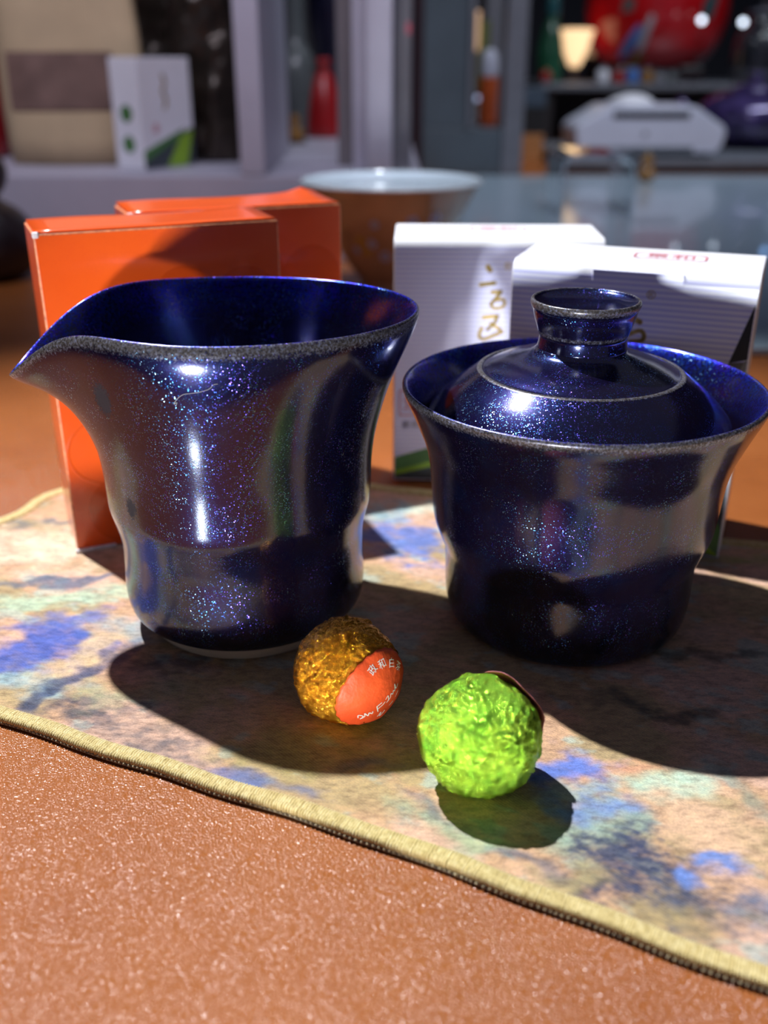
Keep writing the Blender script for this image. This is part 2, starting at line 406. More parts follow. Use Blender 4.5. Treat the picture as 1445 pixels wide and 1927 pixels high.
# camera ray helper, used once to read sizes off the photograph
ct, st = math.cos(TILT), math.sin(TILT)
def ray(x, y):
    u, v = (x - 722.5) / FPX, (y - 963.5) / FPX
    return np.array([u, ct - v * st, -st - v * ct])
def atz(x, y, z=0.0):
    d = ray(x, y); k = (CAM_H - z) / -d[2]; return np.array([d[0] * k, d[1] * k, z])
def atY(x, y, Y):
    d = ray(x, y); k = Y / d[1]; return np.array([d[0] * k, Y, CAM_H + d[2] * k])
def face_ab(px, O, rz):            # point on a carton front: (along width, height)
    ux = np.array([math.cos(rz), math.sin(rz), 0]); n = np.array([-math.sin(rz), math.cos(rz), 0])
    d = ray(*px); C = np.array([0, 0, CAM_H]); O = np.array(O)
    k = np.dot(O - C, n) / np.dot(d, n); p = C + d * k - O
    return (float(np.dot(p, ux)), float(p[2]))

ZT = -0.0018                        # leather top; the cloth's upper side is z = 0

# ------------------------------------------------------------------ room shell
def structure(o): o['kind'] = 'structure'; return o
structure(box('floor', -2.2, 2.6, -1.4, 3.4, -0.80, -0.75, M['shopfloor']))
structure(box('wall_back', -2.2, 2.6, 3.4, 3.5, -0.75, 2.2, M['shopwall']))
structure(box('wall_left', -2.3, -2.2, -1.4, 3.5, -0.75, 2.2, M['shopwall']))
structure(box('wall_right', 2.6, 2.7, -1.4, 3.5, -0.75, 2.2, M['shopwall']))

# ------------------------------------------------------------------ desk
desk = thing('desk', 'long desk topped with tan orange pebbled leather, carrying everything else', 'desk', (0.1, 1.3, -0.75))
def dk(name, x0, x1, y0, y1, z0, z1, m, bev=0.0):
    return box(name, x0 - 0.1, x1 - 0.1, y0 - 1.3, y1 - 1.3, z0 + 0.75, z1 + 0.75, m, desk, bev)
dk('leather_top', -1.35, 1.55, 0.086, 2.75, -0.022, ZT, M['leather'], 0.003)
dk('apron', -1.30, 1.50, 0.20, 2.70, -0.10, -0.0222, M['tanwood'])
for sx in (-1.28, 1.42):
    for sy in (0.22, 2.62):
        dk('leg', sx, sx + 0.06, sy, sy + 0.06, -0.75, -0.10, M['tanwood'], 0.004)

# ------------------------------------------------------------------ cloth mat with its painted landscape print
E1 = np.array([0.9008, -0.4343]); E2 = np.array([0.4343, 0.9008]); FL = np.array([-0.172, 0.2335])
def vnoise(x, y, seed):
    xi, yi = np.floor(x).astype(int), np.floor(y).astype(int); xf, yf = x - xi, y - yi
    def hsh(a, b):
        h = (a * 374761393 + b * 668265263 + seed * 974711) & 0x7fffffff
        h = ((h ^ (h >> 13)) * 1274126177) & 0x7fffffff
        return ((h ^ (h >> 16)) & 0xffff) / 65535.0
    sx, sy = xf * xf * (3 - 2 * xf), yf * yf * (3 - 2 * yf)
    return (hsh(xi, yi) * (1 - sx) + hsh(xi + 1, yi) * sx) * (1 - sy) + (hsh(xi, yi + 1) * (1 - sx) + hsh(xi + 1, yi + 1) * sx) * sy
def fbm(x, y, seed, o=5):
    s, a, t = 0, 0.5, 0
    for i in range(o):
        s = s + a * vnoise(x * 2 ** i, y * 2 ** i, seed + i * 17); t += a; a *= 0.55
    return s / t
def srgb(c): return np.array([(x / 255 / 12.92) if x <= 10 else ((x / 255 + 0.055) / 1.055) ** 2.4 for x in c])
NS, NV = 640, 310
su, sv = np.meshgrid(np.linspace(0, 1, NS), np.linspace(0, 1, NV), indexing='ij')
def mat_st(u, v):
    s = 0.006 + 0.36 * u; s = s + 0.0022 * np.sin(v * 38) * (1 - u) * (v * 1.0)
    tb = 0.1655 + 0.07 * np.clip(s - 0.10, 0, 0.2) + 0.0012 * np.sin(s * 160)
    t0 = 0.0022 * np.exp(-((s - 0.185) / 0.05) ** 2) + 0.0003 * np.sin(s * 190 + 1)
    return s, t0 + (tb - t0) * v
def mat_xy(u, v):
    s, t = mat_st(u, v)
    return FL[0] + s * E1[0] + t * E2[0], FL[1] + s * E1[1] + t * E2[1]
X, Y = mat_xy(su, sv)
def print_colours(X, Y):
    S = (X - FL[0]) * E1[0] + (Y - FL[1]) * E1[1]; T = (X - FL[0]) * E2[0] + (Y - FL[1]) * E2[1]
    wx = (fbm(S * 60, T * 60, 3) - 0.5) * 0.022; wy = (fbm(S * 60, T * 60, 9) - 0.5) * 0.022
    Xw, Yw = X + wx, Y + wy
    n1 = fbm(S * 45 + 3, T * 70, 21); n2 = fbm(S * 110, T * 160, 33); n3 = fbm(S * 420, T * 420, 41, 4)
    col = np.zeros(X.shape + (3,)); base = srgb((190, 152, 118)); pk = srgb((205, 168, 150)); ol = srgb((150, 140, 95)); te = srgb((160, 185, 175))
    col[:] = base
    def lay(c, m): col[:] = col * (1 - m[..., None]) + c * m[..., None]
    sm = lambda x, a, b: np.clip((x - a) / (b - a), 0, 1) ** 2 * (3 - 2 * np.clip((x - a) / (b - a), 0, 1))
    lay(ol, sm(n1, 0.50, 0.66) * 0.6); lay(pk, sm(1 - n1, 0.5, 0.66) * 0.6); lay(te, sm(n2, 0.58, 0.72) * 0.55)
    def blob(px, rx, ry, c, amt=1.0, soft=0.5, seed=1, ang=0.0, sc=140):
        p = atz(*px); dx, dy = Xw - p[0], Yw - p[1]
        a = dx * math.cos(ang) + dy * math.sin(ang); b = -dx * math.sin(ang) + dy * math.cos(ang)
        d = np.sqrt((a / rx) ** 2 + (b / ry) ** 2)
        m = sm(1 - d + (fbm(S * sc, T * sc * 1.5, seed) - 0.5) * 1.5, -0.15, soft + 0.45) * (0.72 + 0.56 * fbm(S * 260, T * 520, seed + 50, 4))
        m = np.clip(m, 0, 1)
        c = srgb(c); g_ = float(c.mean()); c = np.array([c[0] * 0.85 + g_ * 0.15, c[1] * 0.9 + g_ * 0.16, c[2] * 0.72 + g_ * 0.12])
        lay(c, m * amt)
    # left: rose sky, blue mountain, teal ridges
    blob((90, 1030), 0.036, 0.028, (226, 192, 182), 0.9, 0.5, 5)
    blob((40, 990), 0.022, 0.003, (96, 106, 124), 0.7, 0.5, 6); blob((120, 985), 0.012, 0.002, (70, 84, 120), 0.7, 0.5, 7)
    blob((95, 1135), 0.040, 0.007, (168, 190, 178), 0.85, 0.4, 8, 0.25)
    blob((180, 1090), 0.030, 0.0035, (62, 84, 132), 0.8, 0.3, 9, 0.2)
    blob((20, 1110), 0.018, 0.0025, (70, 90, 130), 0.7, 0.3, 10)
    blob((60, 1225), 0.026, 0.016, (46, 78, 190), 0.95, 0.35, 12, 0.3)
    blob((140, 1165), 0.018, 0.006, (60, 90, 200), 0.8, 0.4, 13, 0.4)
    blob((60, 1290), 0.02, 0.007, (120, 160, 200), 0.7, 0.5, 14)
    blob((190, 1215), 0.007, 0.026, (206, 170, 140), 0.8, 0.4, 15, -0.55)
    blob((165, 1270), 0.0035, 0.026, (52, 66, 120), 0.85, 0.4, 16, -0.55)
    blob((245, 1180), 0.014, 0.010, (120, 150, 190), 0.6, 0.6, 17)
    blob((175, 1330), 0.022, 0.007, (46, 56, 88), 0.85, 0.7, 18, -0.3, 420)
    blob((300, 1390), 0.022, 0.006, (62, 70, 96), 0.75, 0.8, 19, -0.4, 420)
    blob((250, 1310), 0.016, 0.007, (140, 150, 120), 0.6, 0.6, 20)
    blob((400, 1300), 0.02, 0.014, (170, 140, 90), 0.7, 0.6, 22)
    blob((330, 1250), 0.014, 0.007, (40, 52, 80), 0.7, 0.6, 23, 0, 350)
    blob((560, 1400), 0.022, 0.010, (150, 138, 84), 0.7, 0.7, 24)
    blob((440, 1455), 0.013, 0.004, (70, 92, 170), 0.85, 0.5, 25, -0.4)
    blob((560, 1475), 0.010, 0.003, (84, 96, 150), 0.75, 0.5, 26, -0.4)
    blob((640, 1520), 0.022, 0.006, (176, 140, 110), 0.8, 0.6, 27, -0.4)
    blob((700, 1440), 0.010, 0.005, (78, 84, 126), 0.7, 0.6, 28)
    # centre and right: river, trees, coral banks
    blob((760, 1015), 0.014, 0.022, (70, 104, 205), 0.9, 0.4, 30, 0.5, 200)
    blob((800, 960), 0.016, 0.010, (190, 205, 205), 0.7, 0.5, 31); blob((735, 960), 0.010, 0.012, (120, 170, 210), 0.7, 0.5, 32)
    blob((840, 1575), 0.012, 0.007, (140, 160, 150), 0.8, 0.5, 33, -0.6); blob((800, 1540), 0.014, 0.0025, (58, 76, 120), 0.7, 0.5, 34, -0.8)
    blob((930, 1605), 0.012, 0.003, (150, 168, 140), 0.7, 0.5, 35)
    blob((1000, 1640), 0.022, 0.0028, (64, 78, 116), 0.7, 0.5, 36, -0.55)
    blob((1075, 1440), 0.0055, 0.009, (70, 104, 214), 0.95, 0.4, 37, 0.3)
    blob((1105, 1520), 0.006, 0.012, (84, 120, 200), 0.9, 0.4, 38, 0.5)
    blob((1130, 1590), 0.010, 0.009, (140, 164, 160), 0.8, 0.5, 39)
    blob((1250, 1490), 0.013, 0.008, (176, 200, 196), 0.9, 0.5, 40, 0.2)
    blob((1160, 1445), 0.008, 0.004, (212, 140, 116), 0.7, 0.5, 42)
    blob((1350, 1570), 0.018, 0.013, (216, 166, 146), 0.85, 0.5, 43, -0.5)
    blob((1395, 1500), 0.004, 0.018, (120, 130, 130), 0.6, 0.5, 44, 0.5)
    blob((1180, 1620), 0.011, 0.008, (48, 58, 104), 0.95, 0.5, 45, 0, 600)
    blob((1270, 1660), 0.012, 0.009, (42, 52, 98), 0.95, 0.6, 46, 0, 600)
    blob((1165, 1690), 0.012, 0.006, (40, 50, 96), 0.95, 0.5, 47, 0, 600)
    blob((1330, 1715), 0.012, 0.007, (60, 70, 110), 0.8, 0.6, 48, 0, 600)
    blob((1310, 1655), 0.004, 0.003, (80, 120, 220), 0.9, 0.4, 49); blob((1395, 1640), 0.006, 0.0035, (76, 118, 216), 0.9, 0.4, 50)
    blob((1435, 1740), 0.007, 0.006, (90, 110, 160), 0.8, 0.5, 51); blob((1080, 1680), 0.014, 0.004, (160, 140, 100), 0.7, 0.5, 52)
    blob((1230, 1760), 0.02, 0.006, (150, 128, 90), 0.6, 0.5, 53)
    # behind and right of the bowls
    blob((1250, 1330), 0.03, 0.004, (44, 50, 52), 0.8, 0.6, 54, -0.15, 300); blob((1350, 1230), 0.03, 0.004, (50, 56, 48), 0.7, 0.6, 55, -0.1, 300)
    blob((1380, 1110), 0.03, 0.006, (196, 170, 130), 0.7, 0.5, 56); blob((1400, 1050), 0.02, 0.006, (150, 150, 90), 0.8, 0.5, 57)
    blob((760, 1130), 0.02, 0.010, (176, 140, 100), 0.7, 0.6, 58)
    col *= (1.12 + 0.5 * n3)[..., None]
    return np.clip(col, 0, 1)
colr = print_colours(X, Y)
zz = 0.00025 * (fbm(X * 60, Y * 60, 77, 3) - 1.0)
co = np.stack([X, Y, zz], -1).reshape(-1, 3)
low = co.copy(); low[:, 2] = ZT + 0.0002
idx = np.arange(NS * NV).reshape(NS, NV)
q = np.stack([idx[:-1, :-1], idx[1:, :-1], idx[1:, 1:], idx[:-1, 1:]], -1).reshape(-1, 4)
ring = np.concatenate([idx[:, 0], idx[-1, 1:], idx[-2::-1, -1], idx[0, -2:0:-1]])
N0 = NS * NV
rl = np.arange(len(ring)) + N0
verts = np.concatenate([co, low[ring]])
faces = q.tolist() + [[int(ring[i]), int(rl[i]), int(rl[(i + 1) % len(ring)]), int(ring[(i + 1) % len(ring)])] for i in range(len(ring))]
placemat = thing('placemat', 'suede tea mat printed with blue and peach mountains, yellow overlocked edge', 'mat', (0, 0, ZT))
me = bpy.data.meshes.new('cloth')
me.from_pydata(verts - np.array([0, 0, ZT]), [], faces); me.update()
ca = me.attributes.new('print', 'FLOAT_COLOR', 'POINT')
cc = np.ones((len(verts), 4), np.float32); cc[:N0, :3] = colr.reshape(-1, 3); cc[N0:, :3] = 0.2
ca.data.foreach_set('color', cc.ravel())
me.polygons.foreach_set('use_smooth', [True] * len(me.polygons)); me.materials.append(M['cloth'])
link(bpy.data.objects.new('cloth', me), placemat)
# overlock stitching: a band of upright thread loops around the whole edge
def border_path():
    k = np.linspace(0, 1, 400); o, i = np.ones_like(k), np.zeros_like(k)
    us = np.concatenate([k, o, k[::-1], i]); vs = np.concatenate([i, k, o, k[::-1]])
    x, y = mat_xy(us, vs); P = np.stack([x, y], 1)
    d = np.hypot(*np.diff(P, axis=0).T); keep = np.concatenate([[True], d > 1e-7]); P = P[keep]
    L = np.concatenate([[0], np.cumsum(np.hypot(*np.diff(P, axis=0).T))])
    n = int(L[-1] / 0.00016); s = np.linspace(0, L[-1], n, endpoint=False)
    return np.stack([np.interp(s, L, P[:, 0]), np.interp(s, L, P[:, 1])], 1), s
def thread_mat(name, a, b, c):
    t = NT(name); v = t.obj()
    at = t.new('ShaderNodeAttribute', attribute_name='tone').outputs['Fac']
    col = t.ramp(at, [(0.0, a), (0.5, b), (1.0, c)])
    nz = t.noise(v, 3000, 2).outputs[0]
    t.set(Base_Color=t.mix(nz, col, t.mix(1.0, col, (0.6, 0.55, 0.5), 'MULTIPLY')), Roughness=0.8, Normal=t.bump(nz, 0.6, 0.0003), Sheen_Weight=0.2)
    return t.m
M['thread'] = thread_mat('pale_yellow_thread', (0.42, 0.31, 0.10), (0.78, 0.63, 0.26), (0.92, 0.82, 0.46))
M['bluethread'] = thread_mat('slate_blue_thread', (0.14, 0.13, 0.12), (0.36, 0.31, 0.20), (0.62, 0.54, 0.32))
def border(name, mat, sec, pitch, amp, seed):
    P, s = border_path(); n = len(P)
    T = np.roll(P, -3, 0) - np.roll(P, 3, 0); T /= np.hypot(*T.T)[:, None]
    Nn = np.stack([T[:, 1], -T[:, 0]], 1)                            # outward
    jit = vnoise(s / pitch * 0.5, s * 0 + 3, seed)
    rib = 0.5 + 0.5 * np.cos(2 * np.pi * (s / pitch + 0.5 * jit))
    big = fbm(s * 90, s * 0, seed + 4, 3) - 0.5
    m = len(sec); V = np.zeros((n, m, 3)); tone = np.zeros((n, m))
    for k, (a, z, gain) in enumerate(sec):
        aa = a + gain * amp * (rib - 0.5) * (1 if a > 0 else -1) * 0.9 + 0.0004 * big * (1 if abs(a) > 0.0008 else 0)
        V[:, k, :2] = P + Nn * aa[:, None]; V[:, k, 2] = z + gain * amp * (rib - 0.5) - ZT
        tone[:, k] = np.clip(0.25 + 0.55 * rib + 0.6 * (vnoise(s / pitch * 1.0, s * 0 + k, seed + 8) - 0.5), 0, 1)
    ids = np.arange(n * m).reshape(n, m)
    a, b = ids, np.roll(ids, -1, 0)
    Fq = np.stack([a[:, :-1], b[:, :-1], b[:, 1:], a[:, 1:]], -1).reshape(-1, 4)
    me = bpy.data.meshes.new(name); me.from_pydata(V.reshape(-1, 3), [], Fq.tolist()); me.update()
    me.attributes.new('tone', 'FLOAT', 'POINT').data.foreach_set('value', tone.ravel().astype(np.float32))
    me.polygons.foreach_set('use_smooth', [True] * len(me.polygons)); me.materials.append(mat)
    o = link(bpy.data.objects.new(name, me), placemat); o['kind'] = 'stuff'
    return o
o = border('stitched_border', M['thread'], [(-0.0034, -0.0003, 0), (-0.0031, 0.0004, .7), (-0.0022, 0.0007, 1), (-0.0012, 0.00075, 1), (-0.0006, 0.0005, .4), (-0.0002, 0.00072, 1), (0.0006, 0.0006, 1), (0.0011, 0.0, 1), (0.0009, -0.0008, .5), (0.0004, -0.0012, 0)], 0.00062, 0.00034, 60)
o['label'] = 'pale yellow overlock stitching'
o = border('hem_thread', M['bluethread'], [(0.0006, -0.0009, 0), (0.0011, -0.0007, 1), (0.0013, -0.0010, 1), (0.0011, -0.0014, 1), (0.0006, -0.0016, 0)], 0.0012, 0.0005, 90)
o['label'] = 'dark slate edge thread'

# ------------------------------------------------------------------ pitcher
def bell(x, c, wd): return math.exp(-((x - c) / wd) ** 2)
PC = Vector((-0.0385, 0.2455, 0.0))
RIMZ = 0.0838
def pitcher_warp(r, z, a, v):
    phi = (a - math.pi - SPOUT_A + math.pi) % (2 * math.pi) - math.pi
    t = min(max((z - 0.052) / (RIMZ - 0.052), 0), 1.02)
    x, y = v[0], v[1]
    x *= 1 + 0.04 * t * t; y *= 1 - 0.15 * t * t                     # the mouth is a little oval
    w = math.exp(-abs(phi / 0.50) ** 2.2)
    g = t * t * (3 - 2 * t) if t < 1 else 1.0
    ax = Vector((math.cos(math.pi + SPOUT_A), math.sin(math.pi + SPOUT_A)))
    pinch = 0.10 * g * math.exp(-((abs(phi) - 0.58) / 0.36) ** 2)
    p = Vector((x, y)); along = p.dot(ax); side = p - ax * along
    side *= (1 - pinch)
    rs = 0.0352 + 0.0185 * t ** 1.7 - (PROF_TH if r < 0 else 0)
    along = along + (0.0084 * w * t ** 1.7)
    p = ax * along + side
    z2 = z - w * g * 0.0152 * (0.35 + 0.65 * t ** 2)
    z2 += 0.0026 * t * t + 0.0008 * g * math.exp(-((abs(phi) - 0.85) / 0.35) ** 2)
    return (p.x, p.y, z2)
SPOUT_A, PROF_TH = R(6), 0.0022
pitcher = thing('fairness_pitcher', 'spouted dark blue glazed tea pitcher, open, standing behind the gold foil ball', 'pitcher', PC)
prof = [(0.0205, 0.0052, 0), (0.0255, 0.0044, 0), (0.0290, 0.0044, 0), (0.0314, 0.0060, 0), (0.0325, 0.0090, 0), (0.0328, 0.0130, 0), (0.0326, 0.0180, 0), (0.0325, 0.0235, 0),
        (0.0327, 0.0270, 0), (0.0332, 0.0298, 0), (0.0339, 0.0327, 0), (0.0345, 0.0350, 0), (0.0349, 0.0374, 0), (0.0350, 0.0410, 0), (0.0352, 0.0460, 0), (0.0357, 0.0510, 0), (0.0366, 0.0560, 0), (0.0380, 0.0615, 0),
        (0.0397, 0.0670, 0), (0.0417, 0.0722, 0), (0.0436, 0.0766, 0.0), (0.0449, 0.0797, 0.12), (0.0455, 0.0818, 0.6), (0.0456, 0.0832, 0.85), (0.0451, 0.0839, 0.6), (0.0444, 0.0836, 0.2),
        (0.0436, 0.0822, 0.08), (0.0424, 0.0796, 0), (0.0408, 0.0760, 0), (0.0390, 0.0715, 0), (0.0373, 0.0668, 0), (0.0355, 0.0612, 0), (0.0340, 0.0550, 0), (0.0331, 0.0480, 0), (0.0327, 0.0400, 0), (0.0324, 0.0320, 0),
        (0.0305, 0.0250, 0), (0.0302, 0.0150, 0), (0.0290, 0.0090, 0), (0.0240, 0.0066, 0), (0.0120, 0.0060, 0), (0.0, 0.0060, 0)]
pbody = lathe('body', prof, M['glaze'], pitcher, 160, 4, pitcher_warp, lip=(0.011, 0.001))
lathe('foot_ring', [(0.0195, 0.0054, 0), (0.0272, 0.0052, 0), (0.0268, 0.0006, 0), (0.0262, 0.0, 0), (0.0205, 0.0, 0), (0.0200, 0.0030, 0)], M['bisque'], pitcher, 96, 0, label='bare unglazed clay foot')

def pitcher_hit(x, y):
    d = Vector(ray(x, y)).normalized(); ok, loc, nor, _ = pbody.ray_cast(Vector((0, 0, CAM_H)) - PC, d)
    return loc, nor
mt = np.zeros(len(pbody.data.vertices), np.float32)
pv = np.array([v.co for v in pbody.data.vertices])
for px, py, rad in ((193, 752, 0.0048), (247, 957, 0.0032)):
    c, nn = pitcher_hit(px, py)
    dd = (pv - np.array(c)) / np.array([rad * 0.75, rad * 0.75, rad * 1.15])
    mt = np.maximum(mt, np.clip(1.25 - np.sqrt((dd ** 2).sum(1)), 0, 1))
pbody.data.attributes.new('matte', 'FLOAT', 'POINT').data.foreach_set('value', mt)
strand = []
for px, py in ((331, 765), (333, 757), (328, 760), (334, 750), (345, 742), (358, 740), (372, 738), (388, 734), (396, 730), (401, 724), (410, 722)):
    c, nn = pitcher_hit(px, py); strand.append(PC + c + nn * 0.00018)
strand = [Vector(p) for p in catmull([tuple(p) for p in strand], 4)]
hair = tube('lint_strand', strand, 0.00006, plain('pale_lint', (0.55, 0.52, 0.50), 0.7), sides=5)
tag(hair, 'fine curled lint strand clinging to the front of the pitcher', 'lint')

# ------------------------------------------------------------------ lidded bowl
GC = Vector((0.0508, 0.2445, 0.0))
gaiwan = thing('lidded_tea_bowl', 'dark blue glazed tea bowl with knobbed lid, standing right of the pitcher', 'tea bowl', GC)
gp = [(0.0200, 0.0020, 0), (0.0265, 0.0007, 0), (0.0300, 0.0008, 0), (0.0320, 0.0026, 0), (0.0331, 0.0060, 0), (0.0336, 0.0105, 0), (0.0337, 0.0150, 0), (0.0338, 0.0185, 0), (0.0341, 0.0210, 0),
      (0.0348, 0.0230, 0), (0.0358, 0.0254, 0), (0.0368, 0.0280, 0), (0.0374, 0.0306, 0), (0.0379, 0.0360, 0), (0.0386, 0.0430, 0), (0.0398, 0.0490, 0), (0.0415, 0.0545, 0), (0.0434, 0.0590, 0.05),
      (0.0448, 0.0620, 0.12), (0.0456, 0.0641, 0.65), (0.0457, 0.0651, 0.85), (0.0452, 0.0657, 0.6), (0.0445, 0.0654, 0.2), (0.0434, 0.0638, 0.05), (0.0418, 0.0608, 0), (0.0402, 0.0572, 0), (0.0388, 0.0530, 0), (0.0373, 0.0470, 0), (0.0360, 0.0400, 0),
      (0.0350, 0.0300, 0), (0.0325, 0.0200, 0), (0.0310, 0.0100, 0), (0.0250, 0.0060, 0), (0.0120, 0.0050, 0), (0.0, 0.0050, 0)]
gp = [(r + (0.0004 if z > 0.05 else 0), z + 0.0016 * min(max((z - 0.012) / 0.03, 0), 1), m) for r, z, m in gp]
lathe('bowl', gp, M['glaze'], gaiwan, 160, 4, lip=(0.011, 0.001))
lathe('foot_ring', [(0.0195, 0.0028, 0), (0.0255, 0.0024, 0), (0.0250, 0.0004, 0), (0.0245, 0.0, 0), (0.0205, 0.0, 0), (0.0200, 0.0025, 0)], M['bisque'], gaiwan, 96, 0, label='bare unglazed clay foot')
lp = [(0.0, 0.0560, 0), (0.0250, 0.0556, 0), (0.0355, 0.0552, 0), (0.0378, 0.0554, 0.1), (0.0388, 0.0562, 0.1), (0.0386, 0.0573, 0.1), (0.0374, 0.0590, 0), (0.0345, 0.0622, 0), (0.0312, 0.0652, 0), (0.0282, 0.0675, 0), (0.0266, 0.0687, 0.2),
      (0.0259, 0.0692, 1), (0.0252, 0.0693, 0.95), (0.0246, 0.0692, 0.15), (0.0225, 0.0702, 0), (0.0190, 0.0716, 0), (0.0155, 0.0727, 0), (0.0125, 0.0739, 0), (0.0112, 0.0752, 0)]
lid = lathe('lid', lp, M['glaze'], gaiwan, 128, 4, loc=(-0.0008, 0, 0.0016))
kp = [(0.0113, 0.0750, 0), (0.0110, 0.0765, 0), (0.0109, 0.0780, 0.2), (0.0112, 0.0787, 0.62), (0.0114, 0.0793, 0.55), (0.0116, 0.0800, 0.1), (0.0121, 0.0815, 0), (0.0126, 0.0832, 0), (0.0129, 0.0846, 0.1), (0.0134, 0.0856, 0.75), (0.0136, 0.0865, 1), (0.0133, 0.0872, 1), (0.0127, 0.0872, 0.6),
      (0.0120, 0.0865, 0.05), (0.0100, 0.0856, 0), (0.0060, 0.0850, 0), (0.0, 0.0849, 0)]
lathe('knob', kp, M['glaze'], lid, 96, 4)

# ------------------------------------------------------------------ foil wrapped tea balls
def ridged(p, f, seed):
    return 1 - abs(2 * mnoise.noise(Vector(p) * f + Vector((seed, seed * 1.7, 0))))
def foil_ball(rad, seed, squash=(1, 1, 1), amp=1.35):
    bm = bmesh.new(); bmesh.ops.create_icosphere(bm, subdivisions=6, radius=1.0)
    for v in bm.verts:
        p = v.co.normalized()
        q = p + 0.25 * Vector((mnoise.noise(p * 3 + Vector((seed, 0, 0))), mnoise.noise(p * 3 + Vector((0, seed, 5))), mnoise.noise(p * 3 + Vector((9, 0, seed)))))
        lumps = 0.035 * mnoise.noise(p * 1.6 + Vector((seed * 3, 1, 2)))
        cell = mnoise.voronoi(q * 3.2)[0]; facet = 0.050 * (cell[1] - cell[0])
        cell2 = mnoise.voronoi(q * 7.5)[0]; facet2 = 0.022 * (cell2[1] - cell2[0])
        crease = -0.024 * max(ridged(q, 2.6, seed) - 0.86, 0) / 0.14 - 0.014 * max(ridged(q, 6.0, seed + 4) - 0.84, 0) / 0.16
        fine = 0.006 * mnoise.noise(q * 18)
        s = rad * (1 + amp * (lumps + facet + facet2 + crease + fine) - 0.03)
        v.co = Vector((p.x * s * squash[0], p.y * s * squash[1], p.z * s * squash[2]))
    lo = min(v.co.z for v in bm.verts)
    return bm, lo
GB = Vector((-0.0088, 0.1955, 0.0)); GBR = 0.0126
bm, lo = foil_ball(GBR, 2.3, (1.0, 1.0, 1.0))
gold = thing('gold_foil_tea_ball', 'gold foil wrapped tea ball with an orange red sticker, before the pitcher', 'wrapped tea', GB)
bobj('wrapper', bm, M['gold'], gold, loc=(0, 0, -lo - 0.0002))
Cg = Vector((0, 0, -lo - 0.0002))
# camera-facing frame at the ball, for the sticker's own tilt
fwd = (GB + Cg - Vector((0, 0, CAM_H))).normalized(); rgt = fwd.cross(Vector((0, 0, 1))).normalized(); upv = rgt.cross(fwd)
sn = (rgt * 0.57 - upv * 0.40 - fwd * 0.72).normalized()             # sticker normal
sx = (rgt * 0.72 + upv * 0.60 + fwd * 0.0); sx = (sx - sn * sx.dot(sn)).normalized(); sy = sn.cross(sx)
def stick(a, b, lift=0.0):
    """flat sticker coordinates (in ball radii) wrapped onto the ball; the far edge stands off the foil"""
    r = math.hypot(a, b)
    th = r * 0.92
    d = sn * math.cos(th) + (sx * a + sy * b) * (math.sin(th) / r if r > 1e-6 else 0)
    ht = 1.015 + 0.10 * max(-b - 0.2, 0) ** 1.3 + 0.05 * max(a - 0.3, 0) + 0.012 * math.sin(a * 11 + b * 3) * min(r, 1) + lift
    return Cg + d * (GBR * ht)
V, Fc = [], []
NR, NA = 14, 84
for i in range(NR + 1):
    for k in range(NA):
        q = 2 * math.pi * k / NA
        rr = (i / NR) * (1 + (0.018 * math.cos(q * 21) if i == NR else 0))
        a, b = 0.94 * rr * math.cos(q), 0.73 * rr * math.sin(q)
        V.append(stick(a, b))
for i in range(NR):
    for k in range(NA):
        k2 = (k + 1) % NA
        if i == 0: Fc.append((0, NA + k, NA + k2)) if k < NA else None
        else: Fc.append((i * NA + k, (i + 1) * NA + k, (i + 1) * NA + k2, i * NA + k2))
st_o = mesh('sticker', V, Fc, M['sticker'], gold, label='orange red paper sticker with white writing')
sm_ = st_o.modifiers.new('thick', 'SOLIDIFY'); sm_.thickness = 0.00012; sm_.offset = 1
LV, LF = [], []
def put(Vs, Fs, cx, cy, ang):
    b0 = len(LV); c, s = math.cos(ang), math.sin(ang)
    for v in Vs:
        LV.append(stick(cx + v[0] * c - v[1] * s, cy + v[0] * s + v[1] * c, 0.016))
    LF.extend([tuple(b0 + i for i in f) for f in Fs])
for ch, (cx, cy, ang) in zip('政和白茶', [(0.22, 0.44, 0.05), (0.44, 0.33, -0.45), (0.60, 0.13, -0.95), (0.68, -0.10, -1.4)]):
    Vt, Ft = text_mesh(ch, 0.20); put(Vt, Ft, cx, cy, ang)
script = [([(-0.62, -0.20), (-0.58, -0.12), (-0.52, -0.22), (-0.60, -0.27), (-0.50, -0.25), (-0.46, -0.16), (-0.44, -0.28), (-0.39, -0.22), (-0.35, -0.29), (-0.32, -0.25)], 0.022),
          ([(-0.20, -0.22), (-0.24, -0.36)], 0.024), ([(-0.20, -0.22), (-0.08, -0.24)], 0.022), ([(-0.22, -0.29), (-0.10, -0.31), (-0.02, -0.30)], 0.02),
          ([(0.02, -0.26), (0.10, -0.24), (0.06, -0.34), (0.00, -0.36), (0.12, -0.34), (0.17, -0.28), (0.20, -0.34), (0.25, -0.29), (0.28, -0.34), (0.36, -0.22), (0.33, -0.34), (0.42, -0.33)], 0.02),
          ([(-0.30, -0.50), (-0.20, -0.46), (-0.26, -0.54), (-0.12, -0.52)], 0.022), ([(0.02, -0.53), (0.12, -0.53)], 0.022), ([(0.22, -0.50), (0.34, -0.47)], 0.02)]
Vt, Ft = stroke_geo(script); put([(v[0], v[1]) for v in Vt], Ft, 0, 0, 0)
mesh('white_lettering', LV, LF, M['whiteink'], gold, smooth=False)

